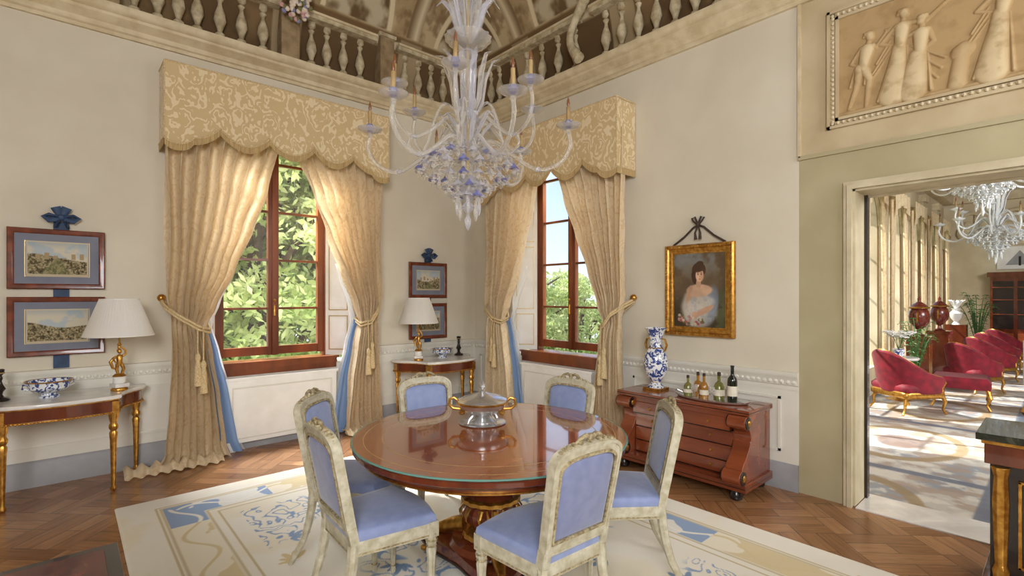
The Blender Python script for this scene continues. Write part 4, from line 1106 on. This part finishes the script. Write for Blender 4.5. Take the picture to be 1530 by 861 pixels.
def armchair():
    b=MB(); V_=M_red; G=M_gold
    def rl(w,d,z,r=.08,n=5,cy=0):
        p=[]
        for (sx,sy,a0) in ((1,1,0),(-1,1,90),(-1,-1,180),(1,-1,270)):
            for k in range(n+1):
                a=math.radians(a0+90*k/n); p.append((sx*(w/2-r)+r*math.cos(a),cy+sy*(d/2-r)+r*math.sin(a),z))
        return p
    b.loft([rl(.66,.66,.26),rl(.70,.70,.28),rl(.70,.70,.34),rl(.68,.68,.36)],G)
    b.loft([rl(.66,.66,.35),rl(.69,.69,.39),rl(.69,.69,.44),rl(.62,.62,.48),rl(.4,.36,.50)],V_)
    def sh(rad):
        def f(u,v):
            a=math.radians(-30+240*u); k=math.sin(PI*u)
            x=rad*1.0*math.cos(a); y=-rad*1.05*math.sin(a)+.03
            if math.sin(a)<0: y=-rad*1.6*math.sin(a)+.03
            top=.56+.40*max(0,k)**1.6; z=.34+(top-.34)*v
            return (x*(1+.05*v),y-.13*v*k,z)
        return f
    f1,f2=sh(.30),sh(.37)
    b.sheet(f1,48,8,V_); b.sheet(f2,48,8,V_)
    rim=[]
    for i in range(49):
        p=Vector(f1(i/48,1)); q=Vector(f2(i/48,1)); rim.append(tuple((p+q)/2))
    b.tube(rim,.038,V_,8); b.tube([(x,y,z+.034) for x,y,z in rim],.012,G,6)
    for s_ in (-1,1):
        e=rim[0] if s_>0 else rim[-1]
        b.tube([e,(e[0]*1.0,e[1]+.05,.50),(s_*.33,.27,.42),(s_*.33,.29,.32)],[.03,.028,.02,.024],G,8)
        b.tube([(s_*.30,.29,.32),(s_*.33,.33,.22),(s_*.30,.32,.10),(s_*.32,.36,.02)],[.035,.028,.016,.02],G,8)
        b.tube([(s_*.26,-.26,.32),(s_*.29,-.31,.2),(s_*.28,-.31,.1),(s_*.31,-.37,.02)],[.03,.026,.016,.018],G,8)
    return b.mesh('armchair',60)
am=armchair()
for i,(x,y,r,s_) in enumerate([(8.35,1.45,-125,.84),(10.9,1.05,-120,.80),(12.5,.98,-125,.80),(14.1,1.0,-120,.80),(15.7,.95,-125,.80)]):
    put(am,'armchair' if i==0 else 'armchair.%03d'%i,(x,y,.005),r,sc=s_)
b=MB(); b.loft([[(x*k,y*k,z) for x,y in ((-.3,-.3),(.3,-.3),(.3,.3),(-.3,.3))] for k,z in ((1,.28),(1.04,.32),(1.04,.38),(.9,.43))],M_red)
for sx in (-1,1):
    for sy in (-1,1): b.tube([(sx*.27,sy*.27,.30),(sx*.30,sy*.30,.18),(sx*.27,sy*.27,.08),(sx*.30,sy*.30,.01)],[.03,.024,.014,.018],M_gold,8)
b.obj('footstool',(9.35,1.02,.005),5)
def urn():
    b=MB(); U_=mat('porphyry',C(122,54,40),C(86,32,28),rough=.25,scale=20,coat=.4)
    b.bx(-.2,.2,-.2,.2,0,.1,M_mahog); b.bx(-.17,.17,-.17,.17,.1,.88,M_mahog); b.bx(-.2,.2,-.2,.2,.88,.95,M_mahog)
    b.bx(-.12,.12,-.175,-.17,.2,.8,M_gold)
    b.lathe([(.09,.95),(.10,.97),(.04,1.0),(.03,1.06),(.07,1.10),(.15,1.2),(.17,1.32),(.15,1.42),(.12,1.46),(.16,1.48)],U_,n=24)
    b.lathe([(.165,1.475),(.17,1.49),(.14,1.51)],M_gold,n=24); b.lathe([(.14,1.51),(.09,1.56),(.03,1.6),(.025,1.63),(.03,1.66),(.0,1.70)],U_,n=20)
    for s_ in (-1,1): b.tube([(s_*.15,0,1.42),(s_*.21,0,1.38),(s_*.20,0,1.28),(s_*.14,0,1.22)],.014,M_gold,8)
    return b.mesh('urn_pedestal')
um=urn(); put(um,'urn_on_pedestal',(10.9,1.72,.005),0,sc=.9); put(um,'urn_on_pedestal.001',(12.9,1.72,.005),0,sc=.9)
b=MB(); b.lathe([(.0,.60),(.24,.60),(.25,.62),(.24,.635),(0,.635)],M_marbW,n=32); b.lathe([(.16,0),(.05,.05),(.03,.1),(.04,.3),(.03,.5),(.08,.6)],M_gold,n=20)
b.obj('round_side_table',(9.25,1.70,.005))
b=MB(); b.lathe([(.05,0),(.07,.03),(.075,.10),(.08,.12),(.0,.11)],M_porc,n=20)
for k in range(9):
    a=k*.7; b.tube([(0,0,.1),(.06*math.cos(a),.06*math.sin(a),.28),(.16*math.cos(a),.16*math.sin(a),.34+.02*(k%3))],.004,M_green,5)
    for j in range(5):
        t=.4+.15*j; x=.16*t*math.cos(a)+random.uniform(-.03,.03); y=.16*t*math.sin(a)+random.uniform(-.03,.03)
        for q in range(5):
            qa=q*2*PI/5; b.ball((x+.022*math.cos(qa),y+.022*math.sin(qa),.25+.12*t+random.uniform(-.01,.01)),(.02,.02,.008),M_porcW,6)
b.obj('potted_orchid',(9.25,1.70,.641))
def palm():
    b=MB(); b.lathe([(.10,0),(.14,.05),(.16,.3),(.18,.32),(.0,.3)],M_porc,n=20)
    for k in range(20):
        a=k*2.4; L=.22+.22*random.random(); up=.7+.5*random.random()
        pts=[]
        for i in range(9):
            t=i/8; r=L*t; pts.append(Vector((r*math.cos(a),r*math.sin(a),.3+up*1.0*math.sin(t*1.9))))
        b.tube(pts,[.010-.0009*i for i in range(9)],M_green,5)
        for i in range(2,9):
            for s_ in (-1,1):
                p=pts[i]; d=Vector((-math.sin(a)*s_,math.cos(a)*s_,-.35)); e=p+d*.10*(1-.4*i/8)+Vector((math.cos(a),math.sin(a),0))*.03
                q=p+Vector((math.cos(a),math.sin(a),0))*.025
                b.add([p,(p+e)/2+Vector((0,0,.012)),e,(q+e)/2-Vector((0,0,.004))],[(0,1,2,3)],M_green)
    return b.mesh('potted_palm')
pm=palm(); put(pm,'potted_palm',(10.05,1.62,.005),0,sc=.8); put(pm,'potted_palm.001',(16.0,1.45,.005),40,sc=1.1)
b=MB(); b.bx(-.18,.18,-.18,.18,0,.9,M_mahog); b.lathe([(.08,.9),(.04,.96),(.10,1.05),(.12,1.15),(.06,1.22),(.09,1.26)],M_porcW,n=20)
for k in range(8): b.tube([(0,0,1.25),(.08*math.cos(k),.08*math.sin(k),1.4),(.16*math.cos(k),.16*math.sin(k),1.45)],[.02,.03,.005],M_porcW,6)
b.obj('vase_on_pedestal',(14.9,1.70,.005))
gch=chandelier_mesh(M_glassW,M_glassW,M_glassW,1.9)
put(gch,'gallery_chandelier',(9.2,.78,2.62),0,sc=1.04); put(gch,'gallery_chandelier.001',(12.6,.90,2.12),20,sc=1.3)
b=MB(); b.bx(-.3,.3,-.3,.3,.35,.48,M_porcW); b.bx(-.3,.3,-.36,-.28,.35,.95,M_porcW)
for sx in (-.26,.26):
    for sy in (-.28,.26): b.lathe([(.015,0),(.025,.3),(.03,.35)],M_gold,(sx,sy,0),n=10)
b.obj('side_chair',(9.4,-.02,.005),200,bevel=.03)

# ---------------------------------------------------------------- trees outside
def leafmat(name,c,c2):
    m,nt,bs=newmat(name)
    col=ramp(nt,noise(nt,coords(nt),1.6,4),[(.35,c),(.65,c2)])
    nt.links.new(col,bs.inputs['Base Color']); bs.inputs['Roughness'].default_value=.45
    t=nt.nodes.new('ShaderNodeBsdfTranslucent'); nt.links.new(col,t.inputs['Color'])
    mx=nt.nodes.new('ShaderNodeMixShader'); mx.inputs[0].default_value=.5
    nt.links.new(bs.outputs[0],mx.inputs[1]); nt.links.new(t.outputs[0],mx.inputs[2])
    nt.links.new(mx.outputs[0],nt.nodes['Material Output'].inputs['Surface']); return m
M_leaf=leafmat('tree_leaf',C(164,184,108),C(216,222,162)); M_bark=mat('bark',C(96,80,62),C(66,54,42),rough=.9,scale=8,bs=.5,bscale=20)
def tree_mesh(seed,R=2.6,nc=230,per=120,ls=.085):
    rng=np.random.RandomState(seed); b=MB()
    b.tube([(0,0,-8),(.1,0,-4),(0,.1,-1),(.1,0,1)],[.35,.28,.2,.1],M_bark,10)
    for k in range(10):
        a=k*2.4; b.tube([(0,0,-3+k*.4),(R*.4*math.cos(a),R*.4*math.sin(a),-1.4+k*.4),(R*.8*math.cos(a),R*.8*math.sin(a),-.4+k*.35)],[.12,.07,.02],M_bark,6)
    d=rng.normal(size=(nc,3)); d/=np.linalg.norm(d,axis=1)[:,None]; ctr=d*(R*rng.uniform(.45,1,nc)**.6)[:,None]*np.array([1,1,1.25])
    cc=np.repeat(ctr,per,0); N=len(cc); p=cc+rng.normal(size=(N,3))*.22*np.array([1,1,.5])
    a=rng.normal(size=(N,3)); a/=np.linalg.norm(a,axis=1)[:,None]; u=rng.normal(size=(N,3)); c=np.cross(a,u); c/=np.linalg.norm(c,axis=1)[:,None]
    s=ls*rng.uniform(.6,1.2,(N,1))
    Vv=np.stack([p-a*s,p+c*s*.45,p+a*s,p-c*s*.45],1).reshape(-1,3)
    o=len(b.v); mi=b.mi(M_leaf); b.v+= [tuple(x) for x in Vv.tolist()]
    b.f+=[(o+4*i,o+4*i+1,o+4*i+2,o+4*i+3) for i in range(N)]; b.m+=[mi]*N
    return b.mesh('tree',180)
t1=tree_mesh(1); t2=tree_mesh(5)
for i,(me,x,y,z,s_) in enumerate([(t1,2.9,11.5,2.4,1.15),(t2,5.4,13.5,3.2,1.3),(t1,.6,12.5,1.8,1.2),(t2,3.8,15,5.0,1.5),(t1,11.2,12.6,-.4,.95),(t2,13.8,11.8,-1.0,1.0),(t1,9.6,14.5,-.9,1.1),(t2,16.0,15.5,-1.2,1.2)]):
    put(me,'tree' if i==0 else 'tree.%03d'%i,(x,y,z),i*47,sc=s_)
b=MB(); b.bx(-40,70,6.5,80,-8.2,-8,mat('lawn',C(96,120,60),C(120,140,76),rough=.9,scale=.5)); b.obj('ground_lawn')

# ---------------------------------------------------------------- light
w=bpy.data.worlds.new('World'); scene.world=w; w.use_nodes=True; nt=w.node_tree; bg=nt.nodes['Background']
tc=nt.nodes.new('ShaderNodeTexCoord'); sx=nt.nodes.new('ShaderNodeSeparateXYZ'); nt.links.new(tc.outputs['Generated'],sx.inputs[0])
g=ramp(nt,sx.outputs['Z'],[(0,(.72,.86,1.0,1)),(.5,(.24,.46,.92,1))])
nz=noise(nt,tc.outputs['Generated'],3.2,6,.3); cl=ramp(nt,nz,[(.45,(0,0,0,1)),(.64,(1,1,1,1))])
mx=nt.nodes.new('ShaderNodeMixRGB'); nt.links.new(cl,mx.inputs[0]); nt.links.new(g,mx.inputs[1]); mx.inputs[2].default_value=(1,1,1,1)
nt.links.new(mx.outputs[0],bg.inputs['Color']); bg.inputs['Strength'].default_value=1.1
def light(kind,name,loc,energy,col=(1,1,1),size=1,size_y=None,target=None,direction=None):
    l=bpy.data.lights.new(name,kind); l.energy=energy; l.color=col
    if kind=='AREA':
        l.size=size
        if size_y: l.shape='RECTANGLE'; l.size_y=size_y
    o=bpy.data.objects.new(name,l); scene.collection.objects.link(o); o.location=loc
    d=Vector(target)-Vector(loc) if target else Vector(direction)
    o.rotation_euler=d.to_track_quat('-Z','Y').to_euler(); return o
s=light('SUN','sun',(0,20,20),7,(1,.96,.90),direction=(.30,-1,-1.15)); s.data.angle=math.radians(1.2)
light('AREA','daylight_boost_left',(1.5,6.9,4.8),900,(.95,.97,1),1.8,1.2,target=(2.6,2.8,.9))  # added lamp outside, above the view, strengthens daylight through the left window
light('AREA','daylight_boost_right',(5.6,3.95,4.9),330,(.95,.97,1),1.8,1.2,target=(2.2,3.0,.9))  # extra unseen lamp outside, boosts daylight entering by the right window
light('AREA','rear_fill_light',(-1.2,-1.8,2.9),220,(.97,.98,1),2.4,2.0,target=(2.8,3.0,1.2))  # added fill lamp behind the camera; the rear walls have no window
light('AREA','rear_fill_light_2',(3.0,-1.9,2.6),45,(.97,.98,1),1.6,1.8,target=(1.5,5,1.6))  # second added fill behind the camera, weaker, no window there either
light('AREA','gallery_fill_light',(7.0,-3.6,3.6),280,(.96,.98,1),3,2,target=(11,2.2,1.2))  # added fill lamp inside the gallery, placed out of view

# ---------------------------------------------------------------- camera
cam=bpy.data.cameras.new('camera'); co=bpy.data.objects.new('camera',cam); scene.collection.objects.link(co)
co.location=(0,0,1.55); co.rotation_euler=(PI/2,0,math.radians(-41.8))
cam.sensor_width=36; cam.lens=745/1530*36; cam.shift_y=.0075; cam.clip_start=.05; cam.clip_end=300
scene.camera=co
scene.view_settings.view_transform='Standard'
scene.view_settings.exposure=.42
